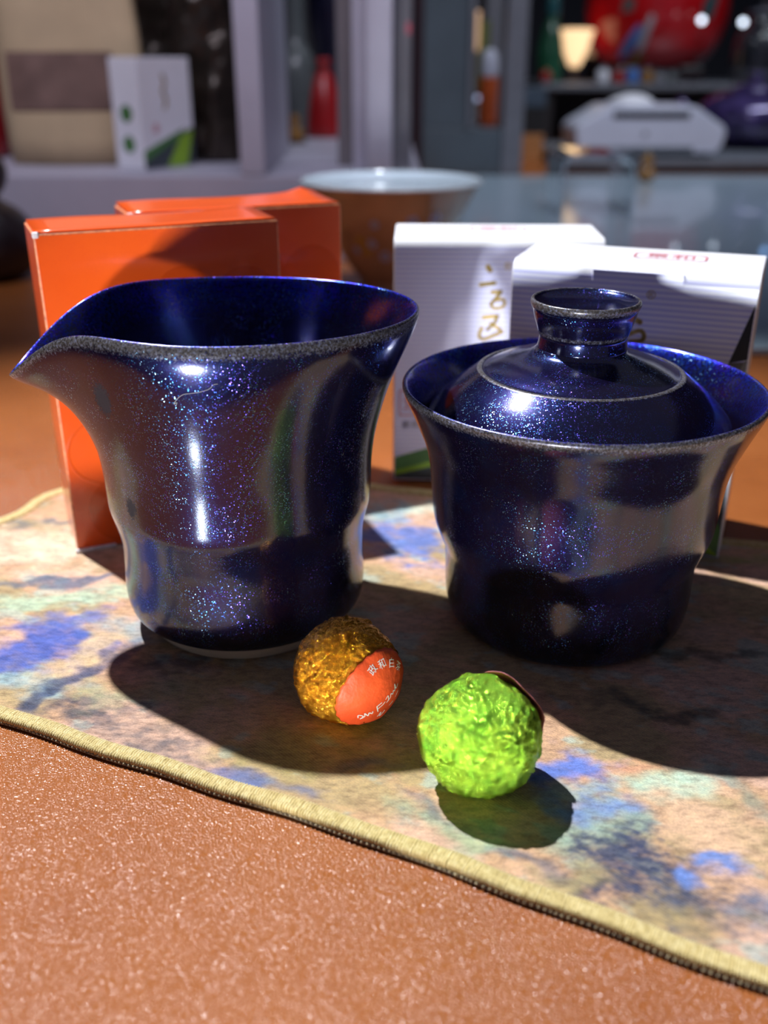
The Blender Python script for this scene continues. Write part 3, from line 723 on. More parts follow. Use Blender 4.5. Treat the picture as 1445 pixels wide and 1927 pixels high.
GN = Vector((0.0203, 0.1702, 0.0)); GNR = 0.0132
bm, lo = foil_ball(GNR, 6.1, (1.0, 1.0, 0.96))
green = thing('green_foil_tea_ball', 'lime green foil wrapped tea ball nearest the front of the mat', 'wrapped tea', GN)
bobj('wrapper', bm, M['green'], green, loc=(0, 0, -lo - 0.0002))
Cn = Vector((0, 0, -lo - 0.0002))
fw = (GN + Cn - Vector((0, 0, CAM_H))).normalized(); rg = fw.cross(Vector((0, 0, 1))).normalized(); uu = rg.cross(fw)
V, Fc = [], []
dn = (rg * 0.50 + uu * 0.62 + fw * 0.55).normalized(); ta = dn.orthogonal().normalized(); tb = dn.cross(ta)
for i in range(9):
    for k in range(60):
        q = 2 * math.pi * k / 60; th = 0.76 * i / 8 * (1 + (0.03 * math.cos(14 * q) if i == 8 else 0))
        V.append(Cn + (dn * math.cos(th) + (ta * math.cos(q) + tb * math.sin(q)) * math.sin(th)) * GNR * (1.02 + 0.02 * math.sin(5 * q) * (i / 8) + 0.03 * (i / 8) ** 3))
for i in range(8):
    for k in range(60):
        k2 = (k + 1) % 60; Fc.append((i * 60 + k, (i + 1) * 60 + k, (i + 1) * 60 + k2, i * 60 + k2))
s2 = mesh('sticker', V, Fc, M['pink'], green, label='pink paper sticker on the far side')
mm = s2.modifiers.new('thick', 'SOLIDIFY'); mm.thickness = 0.00012

# ------------------------------------------------------------------ orange cartons
def flat_patch(name, pts, mat, parent, eps=0.00010, label=None):
    n = len(pts); V = [(a, -eps, b) for a, b in pts] + [(a, 0.0001, b) for a, b in pts]
    Fc = [tuple(range(n)), tuple(range(2 * n - 1, n - 1, -1))] + [(i, i + n, (i + 1) % n + n, (i + 1) % n) for i in range(n)]
    return mesh(name, V, Fc, mat, parent, smooth=False, label=label)
def ring2d(name, cx, cz, r, wd, mat, parent, rx=1.0, eps=0.00016):
    V, Fc = [], []
    n = 48
    for k in range(n):
        q = 2 * math.pi * k / n
        for rr in (r - wd / 2, r, r + wd / 2):
            V.append((cx + rx * rr * math.cos(q), -eps if abs(rr - r) < 1e-9 else 0.00002, cz + rr * math.sin(q)))
    for k in range(n):
        k2 = (k + 1) % n
        for j in range(2): Fc.append((k * 3 + j, k * 3 + j + 1, k2 * 3 + j + 1, k2 * 3 + j))
    return mesh(name, V, Fc, mat, parent)
def disc_pts(cx, cz, r, n=40, a0=0, a1=2 * math.pi):
    return [(cx + r * math.cos(a0 + (a1 - a0) * k / n), cz + r * math.sin(a0 + (a1 - a0) * k / n)) for k in range(n)]
OW, OD, OH = 0.0712, 0.0265, 0.0985
def orange_box(label, loc, rz, z0, flap_curl):
    t = thing('orange_tea_carton', label, 'box', (loc[0], loc[1], z0), rz, 'glossy orange tea cartons')
    bm = add_box(bmesh.new(), 0, OW, 0, OD, 0, OH, 0.0005, 2, 1)
    o = bobj('carton', bm, [M['orange'], M['worn']], t, smooth=False)
    # tucked top flap: a thin card whose far edge lifts
    V, Fc = [], []
    nx, ny = 14, 6
    for i in range(nx + 1):
        for j in range(ny + 1):
            a, b = i / nx, j / ny
            z = OH + 0.0004 + flap_curl * b ** 2 * (0.25 + 0.8 * math.exp(-((a - 0.93) / 0.06) ** 2)) + 0.0002 * math.sin(a * 9) * b
            V.append((0.0006 + a * (OW - 0.0012), 0.0006 + b * (OD - 0.001), z))
    for i in range(nx):
        for j in range(ny):
            p = i * (ny + 1) + j; Fc.append((p, p + ny + 1, p + ny + 2, p + 1))
    f = mesh('top_flap', V, Fc, M['orange'], t); s = f.modifiers.new('thick', 'SOLIDIFY'); s.thickness = 0.0004; s.offset = 0
    # scuffed corner of bare card
    bm = bmesh.new(); add_box(bm, -0.0002, 0.0016, -0.0002, 0.0010, OH - 0.0012, OH + 0.0006, 0.0003, 1)
    bobj('scuffed_corner', bm, M['paleworn'], t, smooth=False)
    bm = bmesh.new(); add_box(bm, -0.0006, 0.012, -0.0010, 0.0006, 0.0000, 0.0010, 0.0003, 1)
    bobj('bottom_tuck', bm, M['paleworn'], t, smooth=False)
    # embossed fruit
    for cx, cz, r in ((0.0065, 0.0325, 0.0105), (0.0275, 0.030, 0.011), (0.047, 0.040, 0.011), (0.060, 0.016, 0.010)):
        ring2d('fruit_outline', cx if cx - r > 0.001 else r + 0.0012, cz, r, 0.0009, M['orange_dark'], t)
    for cx, cz, r in ((0.0135, 0.058, 0.0120), (0.0165, 0.0125, 0.0115), (0.060, 0.075, 0.0105), (0.041, 0.078, 0.009)):
        flat_patch('fruit_print', disc_pts(cx, cz, min(r, cx - 0.0006)), M['orange_dark'], t, 0.00006)
    flat_patch('leaf_print', [(0.009, 0.0440), (0.013, 0.0470), (0.0175, 0.0475), (0.0150, 0.0450), (0.0115, 0.0435)], M['orange_dark'], t, 0.00006)
    return t
oa = math.atan2(0.028, 0.065)
orange_box('nearer orange carton, its lower left corner beside the spouted pitcher', (-0.0975, 0.2815), oa, 0.0, 0.0006)
orange_box('farther orange carton, half hidden behind the other orange carton', (-0.0800, 0.3200), oa, 0.0, 0.0022)

# ------------------------------------------------------------------ white cartons
WW, WD, WH = 0.0712, 0.0365, 0.0880
def white_box(label, loc, rz):
    t = thing('white_tea_carton', label, 'box', (loc[0], loc[1], 0.0), rz, 'white pinstriped tea cartons')
    # body with a big rounded front shoulder
    prof = [(0.0, 0.0)] + [(0.0, WH - 0.0040)]
    for k in range(1, 9):
        q = k / 8 * math.pi / 2; prof.append((0.0040 - 0.0040 * math.cos(q), WH - 0.0040 + 0.0040 * math.sin(q)))
    prof += [(WD - 0.004, WH + 0.0002), (WD - 0.0015, WH - 0.0008), (WD, WH - 0.003), (WD, 0.0)]
    n = len(prof); V = [(x, y, z) for x in (0.0, WW) for y, z in prof]
    Fc = [tuple(range(n)), tuple(range(2 * n - 1, n - 1, -1))]
    Fc += [(i, i + n, (i + 1) % n + n, (i + 1) % n) for i in range(n)]
    me_o = mesh('carton', V, Fc, [M['stripe'], M['card']], t, smooth=False)
    for p in me_o.data.polygons:
        c = p.center
        p.material_index = 0 if (c.y < 0.0002 and abs(p.normal.y) > 0.9) else 1
    bv = me_o.modifiers.new('soft_edges', 'BEVEL'); bv.width = 0.0004; bv.segments = 2; bv.limit_method = 'ANGLE'; bv.angle_limit = R(40); bv.material = 1
    return t
def top_print(V, cx, cy, eps=0.00012):
    return [(cx + v[0], cy + v[1], WH + 0.00022 + eps) for v in V]
def seal(t, cx, cy, size):
    V, Fc = text_mesh('景和', size); LV_, LF_ = top_print([(v[0] * 1.15, v[1]) for v in V], cx, cy), list(Fc)
    w2, h2 = size * 1.55, size * 0.72; c = size * 0.25
    fr = [(-w2 + c, -h2), (w2 - c, -h2), (w2, -h2 + c), (w2, h2 - c), (w2 - c, h2), (-w2 + c, h2), (-w2, h2 - c), (-w2, -h2 + c), (-w2 + c, -h2)]
    sv_, sf_ = [], []
    for i in range(len(fr) - 1):
        a, b = stroke_geo([([fr[i], fr[i + 1]], size * 0.09)]); k = len(sv_); sv_ += list(a); sf_ += [tuple(k + j for j in f) for f in b]
    k = len(LV_); LV_ += top_print(sv_, cx, cy); LF_ += [tuple(k + j for j in f) for f in sf_]
    mesh('red_seal', LV_, LF_, M['redink'], t, smooth=False)
OA_, RA_ = (0.0034, 0.3415), R(-2.0)
OB_, RB_ = (0.0388, 0.3030), math.atan2(-0.0267, 0.0677)
wa = white_box('white pinstriped carton with gold brush writing, between pitcher and lidded bowl', OA_, RA_)
wb = white_box('white pinstriped carton with tab slot, directly behind the lidded bowl', OB_, RB_)
seal(wa, 0.0365, 0.022, 0.0062); seal(wb, 0.0440, 0.020, 0.0068)
fa = lambda x, y: face_ab((x, y), (*OA_, 0), RA_)
fb = lambda x, y: face_ab((x, y), (*OB_, 0), RB_)
c1 = lambda x, y: fa(720 + x / 4.014, 400 + y / 4.014)
gold_lines = [([c1(795, 410), c1(812, 436)], 0.0017), ([c1(740, 546), c1(800, 538), c1(846, 532)], 0.0014),
              ([c1(826, 602), c1(893, 598)], 0.0013), ([c1(890, 602), c1(862, 640), c1(818, 690)], 0.0013),
              ([c1(862, 662), c1(905, 655), c1(922, 682), c1(900, 716), c1(838, 722), c1(816, 692)], 0.0011),
              ([c1(760, 792), c1(868, 782)], 0.0014), ([c1(864, 786), c1(845, 832), c1(790, 884)], 0.0012), ([c1(815, 838), c1(884, 882)], 0.0012),
              ([c1(748, 872), c1(728, 930), c1(760, 956), c1(832, 930), c1(902, 900)], 0.0013)]
V, Fc = stroke_geo(gold_lines); mesh('gold_writing', on_front(V), Fc, M['goldink'], wa, smooth=False)
def registered(t, c, r):
    V1, F1 = text_mesh('®', r * 3.2)
    mesh('registered_mark', on_front([(c[0] + v[0], c[1] + v[1]) for v in V1]), F1, M['goldink'], t, smooth=False)
registered(wa, fa(956, 502), 0.0011); registered(wb, fb(1225, 556), 0.0011)
V, Fc = stroke_geo([([fb(1192, 600), fb(1204, 606)], 0.0016), ([fb(1180, 630), fb(1204, 622), fb(1212, 632), fb(1206, 641), fb(1186, 643)], 0.0013), ([fb(1170, 612), fb(1160, 660)], 0.0013)])
mesh('gold_writing', on_front(V), Fc, M['goldink'], wb, smooth=False)
# red square seal and small grey characters low on the first carton
c0 = fa(776, 758); hw = 0.0046
V, Fc = [], []
for a, b in (((-hw, -hw), (hw, -hw)), ((hw, -hw), (hw, hw)), ((hw, hw), (-hw, hw)), ((-hw, hw), (-hw, -hw))):
    x, y = stroke_geo([([(c0[0] + a[0], c0[1] + a[1]), (c0[0] + b[0], c0[1] + b[1])], 0.0004)]); k = len(V); V += list(x); Fc += [tuple(k + i for i in f) for f in y]
x, y = text_mesh('景', 0.0075); k = len(V); V += [(c0[0] + v[0], c0[1] + v[1]) for v in x]; Fc += [tuple(k + i for i in f) for f in y]
mesh('red_seal', on_front(V), Fc, M['redink'], wa, smooth=False)
x, y = text_mesh('景和茶', 0.0028); c0 = fa(782, 800)
mesh('grey_lettering', on_front([(c0[0] + v[0] * 1.25, c0[1] + v[1]) for v in x]), y, M['greyink'], wa, smooth=False)
# printed bands along the foot of the first carton
EPS = 0.00009
L0 = lambda p: (max(p[0], 0.0004), max(p[1], 0.0004))
ya = [fa(742, 860)[1], fa(742, 885)[1], fa(742, 893)[1]]
def band(t, pts, m, e): flat_patch('printed_band', pts, M[m], t, e)
band(wa, [(0.0006, 0.0006), (WW - 0.0006, 0.0006), (WW - 0.0006, 0.026), (0.0006, ya[2])], 'slate', EPS)
band(wa, [(0.0006, ya[2]), (WW - 0.0006, ya[2] + 0.018), (WW - 0.0006, ya[1] + 0.020), (0.0006, ya[1])], 'lime', EPS * 1.3)
band(wa, [(0.0006, ya[1]), (WW - 0.0006, ya[1] + 0.020), (WW - 0.0006, ya[0] + 0.022), (0.0006, ya[0])], 'pgreen', EPS * 1.3)
# printed facets down the right side of the second carton
c5 = lambda x, y: fb(1280 + x / 3.57, 560 + y / 3.57)
cl = lambda p: (min(p[0], WW - 0.0006), max(p[1], 0.0006))
P = lambda *a: [cl(c5(*q)) for q in a]
band(wb, P((566, 52), (325, 440), (508, 425)), 'black', EPS)
band(wb, P((325, 440), (425, 436), (390, 520), (285, 520)), 'taupe', EPS * 1.1)
band(wb, P((425, 436), (508, 425), (495, 560), (380, 540)), 'greyprint', EPS * 1.2)
xr = WW - 0.0006
band(wb, [(0.0006, 0.0006), (xr, 0.0006), (xr, cl(c5(495, 520))[1]), (0.036, 0.030), (0.0006, 0.012)], 'slate', EPS * 0.8)
band(wb, P((400, 1010), (300, 1170), (388, 1232), (420, 1000)), 'lime', EPS * 1.4)
band(wb, P((205, 1400), (330, 1575), (300, 1765), (95, 1690)), 'pgreen', EPS * 1.4)
band(wb, P((150, 1640), (300, 1740), (298, 1768), (110, 1700)), 'lime', EPS * 1.7)
# tab slot at the top of the second carton
a0, a1 = fb(1118, 486)[0], fb(1291, 500)[0]
box('tuck_tab', a0, a1, -0.0003, 0.0016, WH - 0.0046, WH - 0.0012, M['stripe'], wb, 0.0002)

# ------------------------------------------------------------------ porcelain bowl behind the cartons
bowl = thing('porcelain_bowl', 'flared porcelain bowl, brown outside and pale celadon inside, behind the cartons', 'bowl', (0.0050, 0.70, ZT))
zo = -ZT
bp = [(0.019, 0.0), (0.021, 0.0005), (0.0215, 0.006), (0.0225, 0.0075), (0.030, 0.017), (0.0385, 0.031), (0.0470, 0.046), (0.0548, 0.0605), (0.0608, 0.0705), (0.0613, 0.0716)]
lathe('outer_wall', [(r, z, 0) for r, z in bp] + [(0.0607, 0.0716, 0), (0.0540, 0.0605, 0), (0.0460, 0.046, 0), (0.03, 0.02, 0), (0.0, 0.011, 0)], M['brownglaze'], bowl, 96, 3, label='toffee brown glazed outside')
lathe('inner_wall', [(0.0, 0.012, 0), (0.029, 0.021, 0), (0.0455, 0.0465, 0), (0.0535, 0.0608, 0), (0.0602, 0.0712, 0), (0.0612, 0.0722, 0), (0.0619, 0.0718, 0), (0.0614, 0.0709, 0)], M['porcelain'], bowl, 96, 3, label='pale celadon inside and lip')
def bowl_r(z): return float(np.interp(z, [p[1] for p in bp], [p[0] for p in bp]))
def flower(az, z, s, m, petals=5):
    V, Fc = [], []
    rr = bowl_r(z)
    for k in range(petals):
        q0 = 2 * math.pi * k / petals; b = len(V)
        for j in range(9):
            q = 2 * math.pi * j / 8
            da, dz = s * (0.6 * math.cos(q0) + 0.45 * math.cos(q)), s * (0.6 * math.sin(q0) + 0.45 * math.sin(q))
            zz_ = z + dz; r2 = bowl_r(zz_) + 0.0004; a = az + da / rr
            V.append((r2 * math.cos(a), r2 * math.sin(a), zz_))
        Fc.append(tuple(range(b, b + 9)))
    mesh('flower_motif', V, Fc, m, bowl, smooth=False)
for x, y, s, m in ((705, 420, 0.0030, 'flower'), (775, 415, 0.0042, 'flower'), (818, 412, 0.0046, 'flower'), (680, 455, 0.0042, 'ochre'), (700, 460, 0.0034, 'flower'), (690, 475, 0.004, 'ochre'), (725, 485, 0.004, 'flower'), (672, 475, 0.0028, 'flower')):
    p = atY(x, y, 0.66); zl = p[2] - ZT; rr = bowl_r(zl); ang = -math.acos(max(-1, min(1, (p[0] - 0.005) / rr)))
    flower(ang, zl, s, M[m])

# ------------------------------------------------------------------ shop cabinet on the left
cab = thing('display_cabinet', 'lavender grey open display cabinet with uprights standing at the back left', 'cabinet', (-0.5, 0.80, ZT))
def cb(name, x0, x1, y0, y1, z0, z1, m, bev=0.001, label=None):
    return box(name, x0 + 0.5, x1 + 0.5, y0 - 0.80, y1 - 0.80, z0 - ZT, z1 - ZT, M[m], cab, bev, label=label)
cb('plinth', -1.20, 0.030, 0.80, 1.42, ZT, 0.063, 'board')
cb('back_panel', -1.20, 0.030, 1.421, 1.435, ZT, 0.80, 'darkback')
cb('upright', -0.1100, -0.0915, 0.80, 1.02, 0.0635, 0.80, 'board')
cb('upright', -1.18, -1.16, 0.80, 1.22, 0.0635, 0.80, 'board')
cb('stile', -0.0130, 0.0062, 0.800, 0.83, 0.0635, 0.80, 'board')
cb('stile', -0.0245, -0.0132, 0.83, 0.86, 0.0635, 0.80, 'board', label='recessed lavender stile')
cb('stile', 0.0064, 0.0215, 0.83, 0.86, 0.0635, 0.80, 'steel', label='grey stile')
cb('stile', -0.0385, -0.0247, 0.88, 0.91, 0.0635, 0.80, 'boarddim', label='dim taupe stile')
cb('top_board', -1.20, 0.030, 0.80, 1.22, 0.801, 0.82, 'board')
flatm = mesh('red_spot', [(0.5 + 0.0185 + 0.0022 * math.cos(q), 0.0299 - 0.0002, 0.166 - ZT + 0.0045 * math.sin(q)) for q in np.linspace(0, 2 * math.pi, 20)[:-1]], [tuple(range(19))], M['redink'], cab, smooth=False)

# paper bag
bag = thing('kraft_paper_bag', 'kraft paper pouch with brown window strip, leaning in the back left cabinet', 'paper bag', (-0.2590, 0.90, 0.0635))
V, Fc = [], []
nz_, nx_ = 12, 10
def bag_pt(a, b, side):
    wd = 0.0585 * (1 - 0.05 * b) + 0.002 * math.sin(b * 7)
    th = 0.016 * (1 - b) ** 0.7 + 0.0015 + 0.002 * math.sin(a * 6 + b * 5)
    return ((a * 2 - 1) * wd - 0.006 * b, side * th * (1 - 0.75 * abs(2 * a - 1) ** 2.5) + 0.012 * b, 0.26 * b)
for side in (-1, 1):
    for j in range(nz_ + 1):
        for i in range(nx_ + 1): V.append(bag_pt(i / nx_, j / nz_, side))
n1 = (nz_ + 1) * (nx_ + 1)
for s_ in range(2):
    for j in range(nz_):
        for i in range(nx_):
            p = s_ * n1 + j * (nx_ + 1) + i; f = (p, p + 1, p + nx_ + 2, p + nx_ + 1)
            Fc.append(f if s_ == 0 else f[::-1])
for j in range(nz_):
    for i in (0, nx_):
        a = j * (nx_ + 1) + i; b = a + nx_ + 1; f = (a, b, b + n1, a + n1); Fc.append(f)
for i in range(nx_):
    Fc.append((i, i + n1, i + 1 + n1, i + 1)); k = nz_ * (nx_ + 1) + i; Fc.append((k, k + 1, k + 1 + n1, k + n1))
mesh('paper_body', V, Fc, M['kraft'], bag)
V = []; Fc = []
for j in range(5):
    for i in range(11):
        a, b = 0.07 + 0.75 * i / 10, 0.165 + 0.17 * j / 4
        p = bag_pt(a, b, -1); V.append((p[0], p[1] - 0.0012, p[2]))
for j in range(4):
    for i in range(10):
        p = j * 11 + i; Fc.append((p, p + 1, p + 12, p + 11))
mesh('window_strip', V, Fc, M['bagwindow'], bag, label='brown film window')

redv = thing('red_jar', 'crimson red jar at the left edge, beside the kraft pouch', 'jar', (-0.384, 0.975, 0.0635))
lathe('jar_body', [(0.030, 0, 0), (0.036, 0.004, 0), (0.041, 0.03, 0), (0.039, 0.07, 0), (0.032, 0.098, 0), (0.028, 0.104, 0), (0.0, 0.104, 0)], M['crimson'], redv, 48, 3)
lathe('jar_lid', [(0.029, 0.105, 0), (0.0295, 0.125, 0), (0.026, 0.130, 0), (0.0, 0.131, 0)], M['navy'], redv, 48, 2, label='navy lid')

# carton inside the cabinet
inb = thing('cabinet_tea_carton', 'small white carton with green dots, standing inside the back left cabinet', 'box', (-0.1920, 0.838, 0.0635), R(58))
box('carton', 0, 0.060, 0, 0.030, 0, 0.083, M['card'], inb, 0.0006)
# the 30 mm side is local x=0 (dots); the 60 mm side is local y=0 (green corner)
def side_dot(cz, r, m):
    V = [(-0.0002, 0.015 + r * math.cos(q), cz + r * math.sin(q)) for q in np.linspace(0, 2 * math.pi, 21)[:-1]]
    mesh('green_dot', V, [tuple(range(20))], m, inb, smooth=False)
side_dot(0.042, 0.0065, M['pgreen']); side_dot(0.019, 0.0065, M['pgreen'])
flat_patch('printed_band', [(0.0006, 0.0006), (0.0594, 0.0006), (0.0594, 0.030), (0.0006, 0.014)], M['slate'], inb, 0.0002)
flat_patch('printed_band', [(0.026, 0.0006), (0.050, 0.0006), (0.059, 0.028), (0.044, 0.024)], M['lime'], inb, 0.0003)
flat_patch('printed_band', [(0.0006, 0.006), (0.040, 0.022), (0.050, 0.030), (0.0006, 0.014)], M['pgreen'], inb, 0.0003)
V, Fc = text_mesh('景', 0.008); mesh('red_seal', on_front([(0.016 + v[0], 0.030 + v[1]) for v in V], 0.0003), Fc, M['redink'], inb, smooth=False)
V, Fc = stroke_geo([([(0.028, 0.046), (0.030, 0.052), (0.027, 0.058), (0.030, 0.064), (0.028, 0.070)], 0.003)]); mesh('gold_writing', on_front(V, 0.0003), Fc, M['goldink'], inb, smooth=False)

# dark foil pouches
def pouch(label, loc, wd, ht, seed, rz, mat='darkfoil'):
    t = thing('foil_pouch', label, 'pouch', loc, rz, 'dark foil tea pouches')
    V, Fc = [], []; nx, nz = 26, 44
    for side in (-1, 1):
        for j in range(nz + 1):
            for i in range(nx + 1):
                a, b = i / nx, j / nz
                x, z = (a - 0.5) * wd, b * ht
                full = (1 - abs(2 * a - 1) ** 3) * (1 - b ** 4)
                y = side * (0.004 + 0.022 * full) + 0.010 * mnoise.noise(Vector((x * 38 + seed, z * 30, side))) * full + 0.006 * (1 - abs(2 * mnoise.noise(Vector((x * 60, z * 60 + seed, side * 3))))) * full
                V.append((x, y, z))
    n1 = (nx + 1) * (nz + 1)
    for s_ in range(2):
        for j in range(nz):
            for i in range(nx):
                p = s_ * n1 + j * (nx + 1) + i; f = (p, p + 1, p + nx + 2, p + nx + 1); Fc.append(f if s_ == 0 else f[::-1])
    for j in range(nz):
        for i in (0, nx):
            a = j * (nx + 1) + i; Fc.append((a, a + nx + 1, a + nx + 1 + n1, a + n1))
    for i in range(nx):
        Fc.append((i, i + n1, i + 1 + n1, i + 1)); k = nz * (nx + 1) + i; Fc.append((k, k + 1, k + 1 + n1, k + n1))
    mesh('foil_body', V, Fc, M[mat], t)
    box('seal_strip', -wd / 2, wd / 2, -0.002, 0.002, ht - 0.002, ht + 0.014, M[mat], t, 0.0006)
    return t
pouch('dark crinkled foil pouch standing behind the small white carton', (-0.2050, 1.00, 0.0635), 0.10, 0.215, 1.0, 0.1)
pouch('dark crinkled foil pouch standing against the first lavender upright', (-0.1520, 0.935, 0.0635), 0.062, 0.235, 5.0, -0.1)

# second bay
rp = thing('red_gift_pouch', 'dark red pointed gift pouch between the two cabinet uprights', 'pouch', (-0.0690, 1.24, 0.0635))
lathe('pouch_body', [(0.021, 0, 0), (0.0225, 0.006, 0), (0.021, 0.025, 0), (0.0165, 0.046, 0), (0.010, 0.066, 0), (0.006, 0.074, 0), (0.0085, 0.083, 0), (0.0, 0.084, 0)], M['crimson'], rp, 40, 3)
torus_pts = [(0.0066 * math.cos(q), 0.0066 * math.sin(q), 0.0735) for q in np.linspace(0, 2 * math.pi, 25)[:-1]]
tube('drawstring', torus_pts, 0.0011, M['maroon'], rp, 6, closed=True)
nv = thing('navy_vase', 'tall navy vase in shadow between the two cabinet uprights', 'vase', (-0.0640, 1.33, 0.0635))
lathe('vase_body', [(0.016, 0, 0), (0.018, 0.01, 0), (0.012, 0.04, 0), (0.018, 0.08, 0), (0.0265, 0.12, 0), (0.028, 0.16, 0), (0.024, 0.21, 0), (0.026, 0.26, 0), (0.024, 0.26, 0), (0.02, 0.2, 0), (0.0, 0.19, 0)], M['navy'], nv, 48, 3)
sg = thing('smoked_glass_flask', 'smoke grey flask beside the tall navy vase', 'flask', (-0.1000, 1.25, 0.0635))
lathe('flask_body', [(0.020, 0, 0), (0.0235, 0.003, 0), (0.024, 0.010, 0), (0.024, 0.06, 0), (0.019, 0.085, 0), (0.0105, 0.105, 0), (0.0095, 0.16, 0), (0.0095, 0.24, 0), (0.0, 0.241, 0)], M['smoke'], sg, 40, 3)
lathe('stopper', [(0.008, 0.242, 0), (0.011, 0.248, 0), (0.011, 0.26, 0), (0.0, 0.262, 0)], M['darkwood'], sg, 24, 2)
ad = thing('amber_tea_pet', 'tiny amber figure low in the middle cabinet bay', 'figurine', (-0.0960, 1.14, 0.0635))
lathe('figure_body', [(0.008, 0, 0), (0.010, 0.004, 0), (0.009, 0.012, 0), (0.005, 0.018, 0), (0.006, 0.023, 0), (0.004, 0.028, 0), (0.0, 0.029, 0)], M['amber'], ad, 24, 3)
lathe('figure_base', [(0.012, -0.0, 0), (0.012, 0.003, 0), (0.0, 0.0031, 0)], M['darkwood'], ad, 24, 0)
bx_ = thing('dark_tea_caddy', 'low dark maroon caddy at the foot of the cabinet, left of the porcelain bowl', 'box', (-0.1030, 0.755, ZT))
box('caddy_body', 0, 0.046, 0, 0.035, 0, 0.040, M['maroon'], bx_, 0.001); box('caddy_lid', -0.001, 0.047, -0.001, 0.036, 0.0402, 0.051, M['darkwood'], bx_, 0.001)

# dark gourd at far left
gd = thing('gourd_ornament', 'dark plum double gourd ornament on the leather at the left edge', 'ornament', (-0.2920, 0.735, ZT))
lathe('gourd_body', [(0.018, 0, 0), (0.030, 0.003, 0), (0.040, 0.016, 0), (0.040, 0.030, 0), (0.030, 0.046, 0), (0.018, 0.054, 0), (0.0165, 0.057, 0), (0.022, 0.064, 0), (0.0245, 0.074, 0), (0.020, 0.085, 0), (0.009, 0.092, 0), (0.0, 0.0925, 0)], M['darkwood'], gd, 48, 3)
tube('gourd_stem', [(0, 0, 0.091), (0.001, 0, 0.098), (0.004, 0, 0.104)], 0.0022, M['darkwood'], gd)

# ------------------------------------------------------------------ glass case in the middle background
case = thing('glass_display_case', 'narrow grey framed glass case standing in the middle background', 'display case', (0.11, 1.43, ZT))
def cs(name, x0, x1, y0, y1, z0, z1, m, label=None):
    return box(name, x0 - 0.11, x1 - 0.11, y0 - 1.43, y1 - 1.43, z0 - ZT, z1 - ZT, M[m], case, 0.001, label=label)
cs('base_panel', 0.052, 0.160, 1.432, 1.75, ZT, 0.062, 'panelgrey')
cs('side_panel', 0.040, 0.0515, 1.43, 1.75, ZT, 0.70, 'maroon', 'dark maroon side')
cs('front_panel', 0.052, 0.112, 1.434, 1.442, 0.0625, 0.70, 'panelgrey')
cs('frame_stile', 0.1125, 0.1200, 1.43, 1.445, 0.0625, 0.70, 'steel')
cs('corner_post', 0.1605, 0.1880, 1.43, 1.452, ZT, 0.70, 'steel')
cs('corner_post', 0.1605, 0.1880, 1.73, 1.752, ZT, 0.70, 'steel')
cs('back_pane', 0.052, 0.160, 1.745, 1.750, 0.0625, 0.70, 'darkback')
cs('top_cap', 0.040, 0.188, 1.43, 1.752, 0.7005, 0.715, 'steel')
ot = thing('orange_spray_tube', 'orange tube with white domed cap inside the glass case', 'tube', (0.1460, 1.50, 0.0625))
lathe('tube_body', [(0.0125, 0, 0), (0.0132, 0.002, 0), (0.0132, 0.060, 0), (0.0128, 0.062, 0), (0.0, 0.062, 0)], M['orangetube'], ot, 32, 0)
lathe('cap', [(0.0125, 0.0625, 0), (0.0125, 0.080, 0), (0.0105, 0.090, 0), (0.006, 0.097, 0), (0.0, 0.098, 0)], M['whiteplastic'], ot, 32, 3, label='white domed cap')
cl_ = thing('candle_lamp', 'small glowing warm candle lamp at the left in the glass case', 'lamp', (0.1330, 1.62, 0.0625))
lathe('lamp_base', [(0.007, 0, 0), (0.007, 0.006, 0), (0.0035, 0.010, 0), (0.0035, 0.095, 0), (0.0, 0.0955, 0)], M['amber'], cl_, 20, 0)
lathe('lamp_shade', [(0.0075, 0.096, 0), (0.0082, 0.105, 0), (0.0082, 0.145, 0), (0.0076, 0.149, 0), (0.0, 0.149, 0)], M['candle'], cl_, 24, 2, label='glowing warm shade')
yg = thing('moss_green_carton', 'slim moss green carton behind the orange tube', 'box', (0.1440, 1.66, 0.0625))
box('carton', 0, 0.016, 0, 0.018, 0, 0.135, M['yellowgreen'], yg, 0.0008); box('lid_flap', -0.0004, 0.0164, -0.0004, 0.0184, 0.1352, 0.139, M['yellowgreen'], yg, 0.0006)
dbx = thing('dark_case_box', 'black box on the case floor, left of the orange tube', 'box', (0.1210, 1.56, 0.0625))
box('box_body', 0, 0.016, 0, 0.03, 0, 0.034, M['blackplastic'], dbx, 0.001); box('box_lid', -0.0005, 0.0165, -0.0005, 0.0305, 0.0342, 0.042, M['navy'], dbx, 0.001)
glow = thing('glow_point', 'small cool white glowing point beside the orange tube', 'lamp', (0.1305, 1.50, 0.0625))
lathe('pin_stem', [(0.004, 0, 0), (0.004, 0.002, 0), (0.0012, 0.003, 0), (0.0012, 0.030, 0), (0.0, 0.0305, 0)], M['steel'], glow, 16, 0)
lathe('pin_glow', [(0.0, 0.031, 0), (0.0022, 0.032, 0), (0.0028, 0.035, 0), (0.0022, 0.038, 0), (0.0, 0.039, 0)], M['pinglow'], glow, 16, 2)  # small glowing point on a thin stem

